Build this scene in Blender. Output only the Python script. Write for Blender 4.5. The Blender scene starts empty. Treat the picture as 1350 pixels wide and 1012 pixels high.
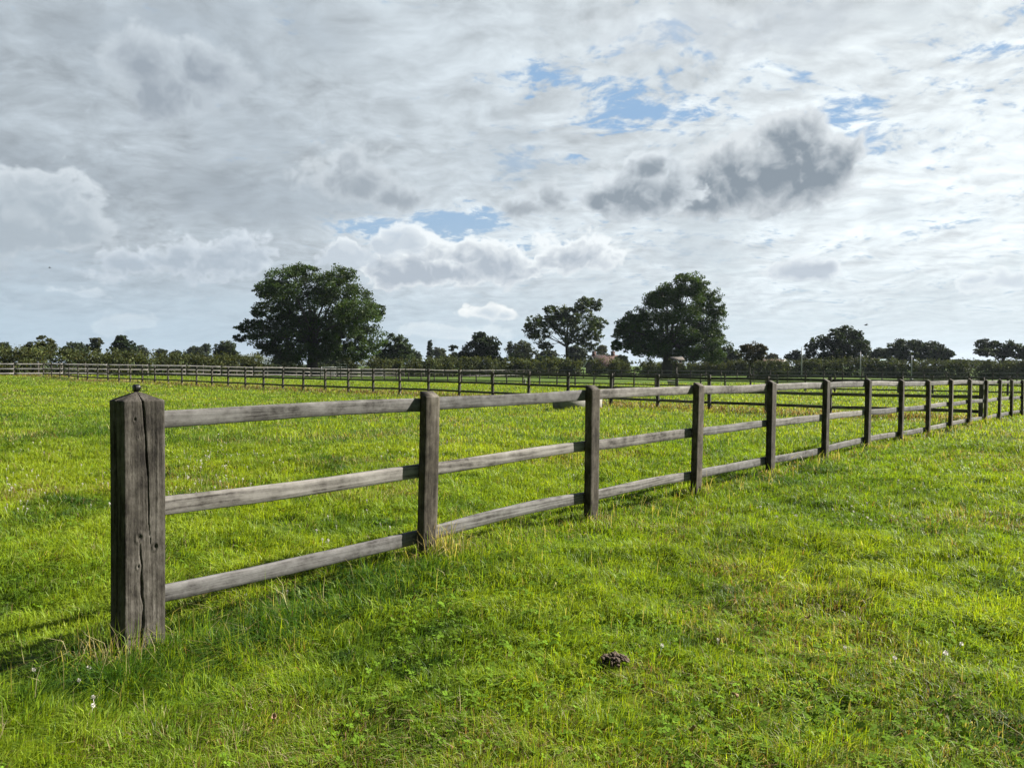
import bpy, bmesh, math, random
import numpy as np
from mathutils import Vector, Matrix

random.seed(7)
rng = np.random.default_rng(11)
S = bpy.context.scene
COL = S.collection
R = math.radians

# ------------------------------------------------------------------ camera
FPX, CXP, CYP, YH, HCAM = 1014.0, 675.0, 506.0, 482.0, 1.4
TILT = math.atan((CYP - YH) / FPX)
cd = bpy.data.cameras.new('camera')
cam = bpy.data.objects.new('camera', cd)
COL.objects.link(cam)
cam.location = (0, 0, HCAM)
cam.rotation_euler = (math.pi / 2 - TILT, 0, 0)
cd.sensor_width = 36.0
cd.lens = 36.0 * FPX / 1350.0
cd.clip_start = 0.1
cd.clip_end = 20000
S.camera = cam


def P(px, py, d):
    """point of the place seen at photograph pixel (px, py), d metres ahead"""
    X = (px - CXP) / FPX
    Y = -(py - CYP) / FPX
    dy = math.cos(TILT) + Y * math.sin(TILT)
    dz = -math.sin(TILT) + Y * math.cos(TILT)
    k = d / dy
    return Vector((X * k, d, HCAM + dz * k))


def azel(px, py):
    v = P(px, py, 1.0) - Vector((0, 0, HCAM))
    return math.atan2(v.x, v.y), math.atan2(v.z, math.hypot(v.x, v.y))


# ------------------------------------------------------------------ light
SUN_AZ, SUN_EL = R(69), R(36)
sdir = Vector((math.sin(SUN_AZ) * math.cos(SUN_EL), math.cos(SUN_AZ) * math.cos(SUN_EL), math.sin(SUN_EL)))
sl = bpy.data.lights.new('sun', 'SUN')
sl.energy = 5.0
sl.angle = R(0.6)
sl.color = (1.0, 0.95, 0.86)
so = bpy.data.objects.new('sun', sl)
so.rotation_euler = (-sdir).to_track_quat('-Z', 'Y').to_euler()
so.location = (30, 10, 40)
COL.objects.link(so)
S.view_settings.view_transform = 'Standard'
S.view_settings.look = 'None'
S.view_settings.gamma = 1
S.view_settings.exposure = 1.3
S.render.engine = 'CYCLES'
S.cycles.max_bounces = 6
S.cycles.diffuse_bounces = 3
S.cycles.glossy_bounces = 2
S.cycles.transmission_bounces = 3
S.cycles.transparent_max_bounces = 6


# ------------------------------------------------------------------ node helpers
class NT:
    def __init__(s, tree):
        s.t = tree
        s.n = tree.nodes
        s.l = tree.links

    def new(s, typ, **kw):
        n = s.n.new(typ)
        for k, v in kw.items():
            setattr(n, k, v)
        return n

    def put(s, sock, v):
        if isinstance(v, V):
            s.l.new(v.s, sock)
        elif isinstance(v, bpy.types.NodeSocket):
            s.l.new(v, sock)
        else:
            if isinstance(v, tuple) and len(v) == 3 and sock.type == 'RGBA':
                v = v + (1,)
            sock.default_value = v

    def math(s, op, a, b=None, c=None, clamp=False):
        n = s.new('ShaderNodeMath', operation=op)
        n.use_clamp = clamp
        s.put(n.inputs[0], a)
        if b is not None:
            s.put(n.inputs[1], b)
        if c is not None:
            s.put(n.inputs[2], c)
        return V(s, n.outputs[0])

    def vec(s, x, y, z):
        n = s.new('ShaderNodeCombineXYZ')
        for i, v in enumerate((x, y, z)):
            s.put(n.inputs[i], v)
        return n.outputs[0]

    def noise(s, vec, scale, detail=4, rough=0.5, lac=2.0, dist=0.0, color=False):
        n = s.new('ShaderNodeTexNoise')
        s.l.new(vec.s if isinstance(vec, V) else vec, n.inputs['Vector'])
        n.inputs['Scale'].default_value = scale
        n.inputs['Detail'].default_value = detail
        n.inputs['Roughness'].default_value = rough
        n.inputs['Lacunarity'].default_value = lac
        n.inputs['Distortion'].default_value = dist
        return V(s, n.outputs['Color' if color else 'Fac'])

    def mix(s, f, a, b, blend='MIX'):
        n = s.new('ShaderNodeMix', data_type='RGBA', blend_type=blend)
        s.put(n.inputs[0], f)
        s.put(n.inputs[6], a)
        s.put(n.inputs[7], b)
        return n.outputs[2]

    def step(s, x, a, b):
        n = s.new('ShaderNodeMapRange', interpolation_type='SMOOTHSTEP')
        s.put(n.inputs[0], x)
        n.inputs[1].default_value = a
        n.inputs[2].default_value = b
        return V(s, n.outputs[0])

    def ramp(s, f, stops):
        n = s.new('ShaderNodeValToRGB')
        s.put(n.inputs[0], f)
        e = n.color_ramp.elements
        while len(e) < len(stops):
            e.new(0.5)
        for el, (p, c) in zip(e, stops):
            el.position = p
            el.color = tuple(c) + (1,)
        return n.outputs[0]


class V:
    def __init__(s, nt, sock):
        s.nt, s.s = nt, sock

    def __add__(s, o): return s.nt.math('ADD', s, o)
    __radd__ = __add__
    def __sub__(s, o): return s.nt.math('SUBTRACT', s, o)
    def __rsub__(s, o): return s.nt.math('SUBTRACT', o, s)
    def __mul__(s, o): return s.nt.math('MULTIPLY', s, o)
    __rmul__ = __mul__
    def __truediv__(s, o): return s.nt.math('DIVIDE', s, o)
    def __rtruediv__(s, o): return s.nt.math('DIVIDE', o, s)
    def max(s, o): return s.nt.math('MAXIMUM', s, o)
    def min(s, o): return s.nt.math('MINIMUM', s, o)
    def sat(s): return s.nt.math('ADD', s, 0.0, clamp=True)
    def sqrt(s): return s.nt.math('SQRT', s)
    def pow(s, e): return s.nt.math('POWER', s, e)
    def exp(s): return s.nt.math('EXPONENT', s)
    def abs(s): return s.nt.math('ABSOLUTE', s)


# ------------------------------------------------------------------ world: Nishita sky and procedural clouds
W = bpy.data.worlds.new('World')
S.world = W
W.use_nodes = True
W.node_tree.nodes.clear()
nt = NT(W.node_tree)
STR = 0.10
SKY_LEVEL = 0.48
sky = nt.new('ShaderNodeTexSky', sky_type='NISHITA')
sky.sun_disc = False
sky.sun_elevation = SUN_EL
sky.sun_rotation = SUN_AZ
sky.air_density = 1.0
sky.dust_density = 1.2
tc = nt.new('ShaderNodeTexCoord')
sp = nt.new('ShaderNodeSeparateXYZ')
nt.l.new(tc.outputs['Generated'], sp.inputs[0])
dx, dy, dz = (V(nt, o) for o in sp.outputs)
az = nt.math('ARCTAN2', dx, dy)
el = nt.math('ARCSINE', dz)
elp = el.max(0.0)
zc = dz.max(0.0)
# how far the direction looks towards the sun's side of the sky
side = nt.step(az, -0.62, 0.72)
front = nt.step(dy, -0.35, 0.35)


def vm(op, a, b=None, c=None, out=0):
    n = nt.new('ShaderNodeVectorMath', operation=op)
    for i, v in enumerate((a, b, c)):
        if v is not None:
            nt.put(n.inputs[i], v)
    return n.outputs[out]


def lumcol(tint, lum):
    n = nt.new('ShaderNodeVectorMath', operation='SCALE')
    nt.put(n.inputs[0], tint)
    nt.put(n.inputs['Scale'], lum)
    return n.outputs[0]


def noise2(x, y, scale, detail, rough):
    n = nt.new('ShaderNodeTexNoise', noise_dimensions='2D')
    nt.l.new(nt.vec(x, y, 0.0), n.inputs['Vector'])
    n.inputs['Scale'].default_value = scale
    n.inputs['Detail'].default_value = detail
    n.inputs['Roughness'].default_value = rough
    return n


def fac(x, y, scale, detail, rough):
    return V(nt, noise2(x, y, scale, detail, rough).outputs['Fac'])


AE = nt.vec(az, el, 0.0)


def blobs(lst):
    """sum of soft spots, each at the direction of a photograph pixel"""
    t = None
    for px, py, rx, ry, k in lst:
        a, e = azel(px, py)
        q = vm('MULTIPLY_ADD', AE, (FPX / rx, FPX / ry, 0), (-a * FPX / rx, -e * FPX / ry, 0))
        b = (0.0 - V(nt, vm('DOT_PRODUCT', q, q, out=1))).exp()
        t = b * k if t is None else nt.math('MULTIPLY_ADD', b, k, t)
    return t


# high broken sheet, on a flat layer seen in perspective
inv = 1.0 / (zc + 0.20)
plx, ply = dx * inv, dy * inv
wn = nt.new('ShaderNodeSeparateColor')
nt.l.new(noise2(plx, ply + 40.0, 2.2, 3, .5).outputs['Color'], wn.inputs[0])
wx, wy = V(nt, wn.outputs[0]) - .5, V(nt, wn.outputs[1]) - .5
pwx, pwy = plx + wx * 0.22, ply + wy * 0.22
sx, sy = pwx * 0.8 + pwy * 0.35, pwy * 1.0 - pwx * 0.30
nbig = fac(plx, ply * .8, 1.1, 4, .5)
nmid = fac(sx, sy, 2.3, 6, .55)
nrip = fac(sx + 7.0, sy, 9.0, 7, .60)
nfine = fac(sx + 3.0, sy + 5.0, 27.0, 5, .62)
nripo = fac(sx + 7.032, sy + .008, 9.0, 5, .58)
nmido = fac(sx + .06, sy + .02, 2.3, 4, .5)

gaps = blobs([(905, 140, 72, 22, .70), (845, 152, 60, 22, .7), (1105, 147, 60, 18, .7), (720, 75, 30, 26, .12),
              (775, 98, 50, 18, .35), (1290, 68, 56, 16, .45), (1125, 190, 50, 22, .35), (1345, 140, 50, 24, .5),
              (605, 293, 68, 17, 1.8), (490, 300, 56, 15, 1.5), (650, 324, 66, 16, 1.0), (720, 22, 90, 46, -.5), (682, 212, 22, 20, .9),
              (1250, 285, 60, 16, .5), (1215, 190, 80, 18, .5), (690, 5, 60, 16, .1), (560, 330, 60, 14, .7)])
left = 1.0 - nt.step(az, -0.25, 0.10)
cov = 0.50 + 0.5 * (nbig - 0.5) + 0.8 * (nmid - 0.5) + 1.25 * (nrip - 0.5) + 0.95 * (nfine - 0.5) - 0.40 * gaps + left * 0.14
A1 = nt.step(cov, -0.02, 0.36)
thick = nt.step(cov, 0.15, 0.95)
relief = (nrip - nripo) * 1.1 + (nmid - nmido) * 0.9
lum = 0.525 + 0.13 * side - 0.17 * (thick - .5) + relief * (.34 + side * .34) + (nfine - 0.5) * (.10 + side * .22) + (nmid - .5) * .22 + 0.30 * (nbig - 0.5)
glow = blobs([(1330, 230, 420, 190, .08), (1200, 330, 380, 70, .05), (760, 60, 320, 80, .04), (1000, 300, 300, 60, .04), (160, 230, 300, 120, -.05), (60, 40, 200, 90, -.02)])
c = nt.mix(nt.step(el, 0.02, 0.30), (0.44, 0.56, 0.68), (0.31, 0.48, 0.71))
c = nt.mix(0.25, c, lumcol(sky.outputs[0], 0.052))
c = nt.mix(A1, c, lumcol(nt.mix(side, (0.87, 0.955, 1.04), (0.965, 1.0, 1.02)), lum + glow))

# layered grey stratocumulus streaks (left and low)
elw = el + wx * .02
stx = az + wy * .05
ns = fac(stx + 11.0, elw * 1.8, 3.8, 7, .52)
ns2 = fac(stx + 19.0, elw * 1.4, 9.0, 6, .55)
bands = blobs([(120, 255, 330, 34, .95), (420, 265, 260, 30, .75), (60, 205, 200, 22, .6), (330, 60, 280, 60, .35),
               (230, 330, 230, 40, .45), (60, 60, 160, 50, .35), (520, 180, 200, 40, .30), (1180, 275, 260, 18, .40),
               (960, 330, 160, 22, .45), (1050, 60, 160, 36, .40), (880, 70, 130, 30, .35), (1250, 385, 220, 14, .40), (660, 225, 160, 26, .3)])
opening = blobs([(610, 294, 80, 20, 1.0), (495, 298, 64, 17, .8), (690, 322, 50, 16, .6), (905, 140, 90, 34, .5), (1110, 145, 70, 24, .5)])
A2 = nt.step(bands * 0.62 + (ns - 0.5) * 2.0 + (ns2 - .5) * .6 - opening, 0.05, 0.90) * 0.92
lum2 = 0.385 + 0.12 * side + 0.15 * (ns2 - 0.5) + 0.28 * (ns - .5) + relief * .12
c = nt.mix(A2, c, lumcol(nt.mix(side, (0.86, 0.96, 1.07), (0.93, 1.0, 1.05)), lum2))
# low thin bright streaks towards the horizon
ns3 = fac(az * 1.8 + wx * .06, elw * 9.0 + 30.0, 3.6, 6, .58)
lowm = nt.step(el, 0.08, 0.22)
A3 = nt.step(ns3, 0.44, 0.72) * (1.0 - lowm) * 0.60
c = nt.mix(A3, c, nt.mix(side, (0.51, 0.58, 0.64), (0.64, 0.69, 0.71)))
c = nt.mix((1.0 - nt.step(el, -.02, .15)) * .85, c, nt.mix(side, (.385, .50, .60), (.57, .635, .67)))

# heaped clouds: each one placed by direction, billowed by shared noise
w2 = nt.new('ShaderNodeSeparateColor')
nt.l.new(noise2(az, el + 3.0, 22.0, 3, .5).outputs['Color'], w2.inputs[0])
wu, wv = (V(nt, w2.outputs[0]) - .5) * .03, (V(nt, w2.outputs[1]) - .5) * .03


def billow(ox, oy):
    bx, by = az + (wu + ox), (el * 1.15) + (wv + oy)
    big = fac(bx, by, 10.0, 7, .60)
    vo = nt.new('ShaderNodeTexVoronoi', feature='F1', voronoi_dimensions='2D')
    nt.l.new(nt.vec(bx, by, 0.0), vo.inputs['Vector'])
    vo.inputs['Scale'].default_value = 30.0
    vo.inputs['Detail'].default_value = 2.5
    vo.inputs['Roughness'].default_value = .55
    vo.normalize = True
    return (big - .5) * 2.1 + (0.33 - V(nt, vo.outputs['Distance'])) * 1.7


nA = billow(0, 0)
nB = billow(.009, .014)
nS = fac(az + 5.0, el * 1.2, 40.0, 5, .6)
relC = (nA - nB) * .8 + (nS - .5) * .45


def cumulus(c, lobes, bright, dark, amp=1.0, edge=(0.0, 0.28), core=0.75, fade=1.0, flat=1.35, top=.34, rel=.7):
    t = None
    for px, py, rx, ry in lobes:
        a, e = azel(px, py)
        q = vm('MULTIPLY_ADD', AE, (FPX / rx, FPX / ry, 0), (-a * FPX / rx, -e * FPX / ry, 0))
        q = vm('MAXIMUM', q, vm('MULTIPLY', q, (1, -flat, 0)))
        m = V(nt, vm('LENGTH', q, out=1))
        t = m if t is None else t.min(m)
    f0 = nt.math('MULTIPLY_ADD', nA, amp, 1.0 - t)
    alpha = nt.step(f0, edge[0], edge[1]) * fade
    th = nt.step(f0, edge[0] + .03, core)
    # tops catch the light, undersides do not
    a, e = azel(lobes[0][0], lobes[0][1])
    hgt = nt.math('MULTIPLY_ADD', el, FPX / lobes[0][3] * top, -e * FPX / lobes[0][3] * top)
    shade = (th.max(hgt * -1.6) * 0.95 - relC * rel - hgt + 0.05).sat()
    return nt.mix(alpha, c, nt.mix(shade, bright, dark))


# far small white heaps along the horizon
c = cumulus(c, [(142, 430, 13, 12), (190, 427, 22, 8)], (.72, .76, .79), (.58, .64, .70), fade=.35, amp=1.7, edge=(0, .7), core=1.4)
c = cumulus(c, [(75, 382, 26, 7), (112, 388, 22, 6)], (.72, .76, .80), (.60, .66, .72), fade=.5, amp=1.6, edge=(0, .7), core=1.4)
c = cumulus(c, [(640, 412, 30, 13), (668, 416, 20, 9)], (.88, .87, .85), (.52, .57, .62), amp=1.1, fade=.9, edge=(0, .5), core=1.2)
c = cumulus(c, [(600, 440, 70, 12), (560, 436, 50, 12)], (.76, .79, .80), (.60, .65, .70), amp=1.0, fade=.5, edge=(0, .6), core=1.3)
c = cumulus(c, [(1055, 360, 44, 18), (1080, 356, 24, 12)], (.76, .78, .80), (.42, .46, .52), amp=.8, fade=.85)
c = cumulus(c, [(1330, 372, 50, 18), (1290, 368, 24, 10)], (.80, .82, .83), (.54, .58, .63), amp=1.0, fade=.75)
# long white-topped bank in the middle
c = cumulus(c, [(590, 362, 74, 26), (532, 358, 44, 30), (505, 352, 34, 22), (665, 352, 100, 36), (738, 340, 72, 40),
                (615, 338, 44, 24), (560, 330, 40, 28)],
            (.80, .815, .825), (.39, .43, .485), amp=.8, core=.62, edge=(0, .26), rel=.9)
c = cumulus(c, [(530, 318, 34, 24), (505, 326, 30, 16), (460, 338, 46, 24)], (.78, .80, .82), (.50, .545, .60), amp=.85, fade=.9, edge=(0, .32))
# left: big soft heap and the low row
c = cumulus(c, [(45, 285, 82, 54), (-10, 300, 88, 62), (95, 312, 64, 36)], (.62, .655, .69), (.37, .415, .46), amp=.75, core=.75, edge=(0, .36), fade=.85)
c = cumulus(c, [(225, 345, 66, 32), (170, 350, 64, 26), (300, 345, 70, 30), (330, 337, 50, 26)], (.66, .70, .75), (.38, .43, .49), amp=1.0, fade=.8, edge=(0, .4))
# soft dark scraps
c = cumulus(c, [(225, 118, 90, 56), (190, 92, 56, 46), (265, 100, 66, 46)], (.56, .60, .64), (.295, .33, .375), amp=.7, edge=(.0, .6), core=.9, fade=.95, rel=.6)
c = cumulus(c, [(478, 245, 76, 50), (520, 262, 72, 32), (465, 218, 34, 32)], (.66, .69, .72), (.31, .345, .385), amp=.7, edge=(.0, .6), core=.85, fade=.92, rel=.4)
c = cumulus(c, [(1060, 30, 140, 50), (880, 40, 120, 50)], (.70, .72, .75), (.50, .53, .57), amp=1.2, edge=(.0, .9), core=1.0, fade=.5)
# the dark heap right of the middle
c = cumulus(c, [(1000, 240, 96, 62), (1045, 222, 88, 70), (930, 258, 82, 44), (1085, 222, 48, 58), (1050, 188, 60, 44)],
            (.66, .68, .70), (.22, .255, .295), amp=.50, core=.70, flat=1.3, top=.26, edge=(0, .24), rel=.95)
c = cumulus(c, [(850, 257, 86, 46), (855, 227, 42, 28), (800, 266, 56, 22)], (.66, .69, .72), (.25, .285, .325), amp=.52, edge=(0, .26), core=.70, flat=1.4, top=.26, rel=.95)
c = cumulus(c, [(728, 266, 50, 32), (700, 276, 46, 20)], (.64, .67, .70), (.30, .33, .365), amp=.7, edge=(.0, .55), core=.8, fade=.9, rel=.4)

# unseen sky behind the camera: blue and cloud kept dim to cut fill light
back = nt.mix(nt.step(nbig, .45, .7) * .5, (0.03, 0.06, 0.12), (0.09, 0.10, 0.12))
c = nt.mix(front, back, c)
# overhead, above the frame, the sky is dimmed to lower the ambient light
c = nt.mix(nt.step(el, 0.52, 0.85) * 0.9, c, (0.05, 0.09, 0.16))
# added darkening left of the view, keeps sky fill off the shaded faces
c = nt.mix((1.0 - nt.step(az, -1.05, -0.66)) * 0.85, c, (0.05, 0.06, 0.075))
# below the horizon
c = nt.mix(nt.step(el, -0.02, -0.001), (0.10, 0.12, 0.08), c)
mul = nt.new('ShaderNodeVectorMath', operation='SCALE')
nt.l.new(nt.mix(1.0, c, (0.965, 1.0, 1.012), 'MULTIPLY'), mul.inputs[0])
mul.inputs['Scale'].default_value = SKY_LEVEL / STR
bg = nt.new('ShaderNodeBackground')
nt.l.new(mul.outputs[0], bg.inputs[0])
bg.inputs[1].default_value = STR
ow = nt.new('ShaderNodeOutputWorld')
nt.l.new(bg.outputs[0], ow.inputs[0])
W.cycles.sampling_method = 'MANUAL'
W.cycles.sample_map_resolution = 512

# ------------------------------------------------------------------ object helpers


def tag(o, label=None, cat=None, group=None, kind=None):
    if label: o['label'] = label
    if cat: o['category'] = cat
    if group: o['group'] = group
    if kind: o['kind'] = kind
    return o


def link(o, parent=None):
    COL.objects.link(o)
    if parent is not None:
        o.parent = parent
    return o


def empty(name, loc, rz=0.0):
    o = bpy.data.objects.new(name, None)
    o.empty_display_size = 0.3
    o.location = loc
    o.rotation_euler = (0, 0, rz)
    return link(o)


def np_mesh(name, verts, faces_flat, face_len, mat, colors=None, smooth=False):
    """mesh from arrays: verts (n,3), flat loop indices, loops per face"""
    me = bpy.data.meshes.new(name)
    verts = np.ascontiguousarray(verts, dtype=np.float32)
    me.vertices.add(len(verts))
    me.vertices.foreach_set('co', verts.ravel())
    me.loops.add(len(faces_flat))
    me.loops.foreach_set('vertex_index', np.ascontiguousarray(faces_flat, dtype=np.int32))
    face_len = np.asarray(face_len, dtype=np.int32)
    starts = np.zeros(len(face_len), np.int32)
    starts[1:] = np.cumsum(face_len)[:-1]
    me.polygons.add(len(face_len))
    me.polygons.foreach_set('loop_start', starts)
    if smooth:
        me.polygons.foreach_set('use_smooth', np.ones(len(face_len), bool))
    me.update(calc_edges=True)
    if colors is not None:
        at = me.color_attributes.new('col', 'FLOAT_COLOR', 'POINT')
        cc = np.ones((len(verts), 4), np.float32)
        cc[:, :3] = colors
        at.data.foreach_set('color', cc.ravel())
    if mat:
        me.materials.append(mat)
    return me


def obj(name, me, parent=None, loc=None):
    o = bpy.data.objects.new(name, me)
    if loc is not None:
        o.location = loc
    return link(o, parent)


class MB:
    """collects boxes, tubes and prisms into one mesh"""
    def __init__(s):
        s.v, s.f = [], []

    def add(s, vs, fs):
        b = len(s.v)
        s.v += [tuple(v) for v in vs]
        s.f += [tuple(i + b for i in f) for f in fs]
        return s

    def box(s, c, size, rz=0.0):
        hx, hy, hz = (k / 2 for k in size)
        ca, sa = math.cos(rz), math.sin(rz)
        vs = []
        for z in (-hz, hz):
            for x, y in ((-hx, -hy), (hx, -hy), (hx, hy), (-hx, hy)):
                vs.append((c[0] + x * ca - y * sa, c[1] + x * sa + y * ca, c[2] + z))
        return s.add(vs, [(0, 3, 2, 1), (4, 5, 6, 7), (0, 1, 5, 4), (1, 2, 6, 5), (2, 3, 7, 6), (3, 0, 4, 7)])

    def tube(s, pts, rad, n=7, cap=True):
        pts = [Vector(p) for p in pts]
        vs, fs = [], []
        m = len(pts)
        up = Vector((0.31, 0.2, 0.93))
        for i, p in enumerate(pts):
            t = (pts[min(i + 1, m - 1)] - pts[max(i - 1, 0)]).normalized()
            a = t.cross(up)
            if a.length < 1e-3:
                a = t.cross(Vector((1, 0, 0)))
            a.normalize()
            b = t.cross(a)
            r = rad[i] if isinstance(rad, (list, tuple)) else rad
            for k in range(n):
                th = 2 * math.pi * k / n
                vs.append(p + a * (r * math.cos(th)) + b * (r * math.sin(th)))
        for i in range(m - 1):
            for k in range(n):
                k2 = (k + 1) % n
                fs.append((i * n + k, i * n + k2, (i + 1) * n + k2, (i + 1) * n + k))
        if cap:
            fs.append(tuple(range(n - 1, -1, -1)))
            fs.append(tuple((m - 1) * n + k for k in range(n)))
        return s.add(vs, fs)

    def build(s, name, mat, parent=None, smooth=False, loc=None):
        flat = [i for f in s.f for i in f]
        me = np_mesh(name, np.array(s.v), flat, [len(f) for f in s.f], mat, smooth=smooth)
        return obj(name, me, parent, loc)


_grid = rng.random((256, 256))


def vnoise(x, y, seed=0):
    x = np.asarray(x, float) + seed * 17.31
    y = np.asarray(y, float) + seed * 9.77
    xi, yi = np.floor(x).astype(int), np.floor(y).astype(int)
    fx, fy = x - xi, y - yi
    fx, fy = fx * fx * (3 - 2 * fx), fy * fy * (3 - 2 * fy)
    a = _grid[xi % 256, yi % 256]; b = _grid[(xi + 1) % 256, yi % 256]
    c_ = _grid[xi % 256, (yi + 1) % 256]; d_ = _grid[(xi + 1) % 256, (yi + 1) % 256]
    return (a * (1 - fx) + b * fx) * (1 - fy) + (c_ * (1 - fx) + d_ * fx) * fy


def fbm(x, y, seed=0, oct=4):
    t, a, n = 0, 0.5, 0
    for o in range(oct):
        t = t + a * vnoise(np.asarray(x) * 2 ** o, np.asarray(y) * 2 ** o, seed + o)
        n += a
        a *= .5
    return t / n


def sstep(x, a, b):
    t = np.clip((np.asarray(x, float) - a) / (b - a), 0, 1)
    return t * t * (3 - 2 * t)


# ------------------------------------------------------------------ plan of the paddocks
U = np.array([0.661, 0.7504])           # along the near fence, away from the camera
N = np.array([0.7504, -0.661])          # its camera side
NP0 = np.array([-1.84, 3.83])
NSP = 1.943
N_POSTS = 22
near_ground = [0.0, .08, .03, .04, .042, .04, .035, .043, .03, 0, -.02, -.06, -.07, -.10, -.13] + [-.13 - .03 * k for k in range(1, 9)]
near_top = [1.226, 1.186, 1.191, 1.184, 1.18, 1.175, 1.158, 1.12, 1.085, 1.076, 1.06, 1.01, 1.0, .97, .93] + [.93 - .03 * k for k in range(1, 9)]
# (start, direction, posts, ground at posts' fraction)
FB0, FBd, FBn = np.array([12.75, 20.9]), np.array([-.7541, .6568]), 37
FD0, FDd, FDn = np.array([32.4, 42.96]), np.array([-.7475, .6642]), 39
FE0, FEd, FEn = np.array([54.5, 68.5]), np.array([-.7705, .6375]), 37
FA = FB0 + FBd * 2.0 * (FBn - 1)         # corner far left
FC0 = FA - U * 14.0
FCn = 54
FCd = np.array([0.60, 0.80])
FCd = FCd / np.linalg.norm(FCd)

ctrl = []
for i, z in enumerate(near_ground):
    p = NP0 + U * NSP * i
    ctrl.append((p[0], p[1], z - (.04 if i else .09)))
for k, z in [(0, -.06), (2, -.07), (5, -.04), (8, .03), (12, .10), (14, .10), (17, .12), (20, .18), (25, .24), (30, .26), (36, .50)]:
    p = FB0 + FBd * 2 * k
    ctrl.append((p[0], p[1], z - .05))
for k, z in [(0, -.42), (6, -.42), (12, -.38), (18, -.32), (24, -.27), (30, -.22), (36, -.12)]:
    p = FD0 + FDd * 2 * k
    ctrl.append((p[0], p[1], z))
for k, z in [(0, -.5), (8, -.45), (16, -.40), (24, -.36), (32, -.32)]:
    p = FE0 + FEd * 2 * k
    ctrl.append((p[0], p[1], z))
for s, z in [(0, .55), (14, .5), (25, .35), (40, .12), (55, -.15), (75, -.4)]:
    p = FC0 + FCd * s
    ctrl.append((p[0], p[1], z))
ctrl += [(0, 0, 0), (3, 2, 0), (-3, 1, 0), (6, 5, .02), (3, 5, .03), (-4, 8, .06), (-10, 12, .1), (-8, 25, .14), (0, 14, .06),
         (-25, 35, .3), (10, 8, .02), (18, 12, 0), (30, 25, -.3), (0, -8, 0), (12, -5, 0), (-15, 0, .1), (-40, 30, .5), (60, 40, -.6),
         (20, 120, -.8), (80, 120, -.9), (-20, 130, -.3), (-80, 90, .4), (150, 150, -1), (-200, 200, 0), (0, 300, -1), (300, 200, -1)]
ctrl = np.array(ctrl)


def ground_z(x, y):
    x = np.atleast_1d(np.asarray(x, float)); y = np.atleast_1d(np.asarray(y, float))
    out = np.empty(len(x))
    for s in range(0, len(x), 60000):
        xs, ys = x[s:s + 60000], y[s:s + 60000]
        d2 = (xs[:, None] - ctrl[None, :, 0]) ** 2 + (ys[:, None] - ctrl[None, :, 1]) ** 2
        w = 1.0 / (d2 + 0.6) ** 1.6
        out[s:s + 60000] = (w @ ctrl[:, 2]) / w.sum(1)
    r = np.hypot(x, y)
    bump = (fbm(x * .9, y * .9, 3) - .5) * .09 + (fbm(x * 3.1, y * 3.1, 9, 2) - .5) * .035
    return out + bump * np.clip(1.6 - r / 60, 0.15, 1)


def gz(x, y):
    return float(ground_z([x], [y])[0])


# ------------------------------------------------------------------ materials
def mat(name):
    m = bpy.data.materials.new(name)
    m.use_nodes = True
    t = NT(m.node_tree)
    b = m.node_tree.nodes['Principled BSDF']
    return m, t, b


def plain(name, col, rough=.7, var=.25, scale=6.0):
    m, t, b = mat(name)
    co = t.new('ShaderNodeTexCoord').outputs['Object']
    n = t.noise(co, scale, 5, .6)
    lo = tuple(k * (1 - var) for k in col)
    hi = tuple(k * (1 + var) for k in col)
    t.l.new(t.ramp(n, [(.3, lo), (.7, hi)]), b.inputs['Base Color'])
    b.inputs['Roughness'].default_value = rough
    return m


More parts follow.
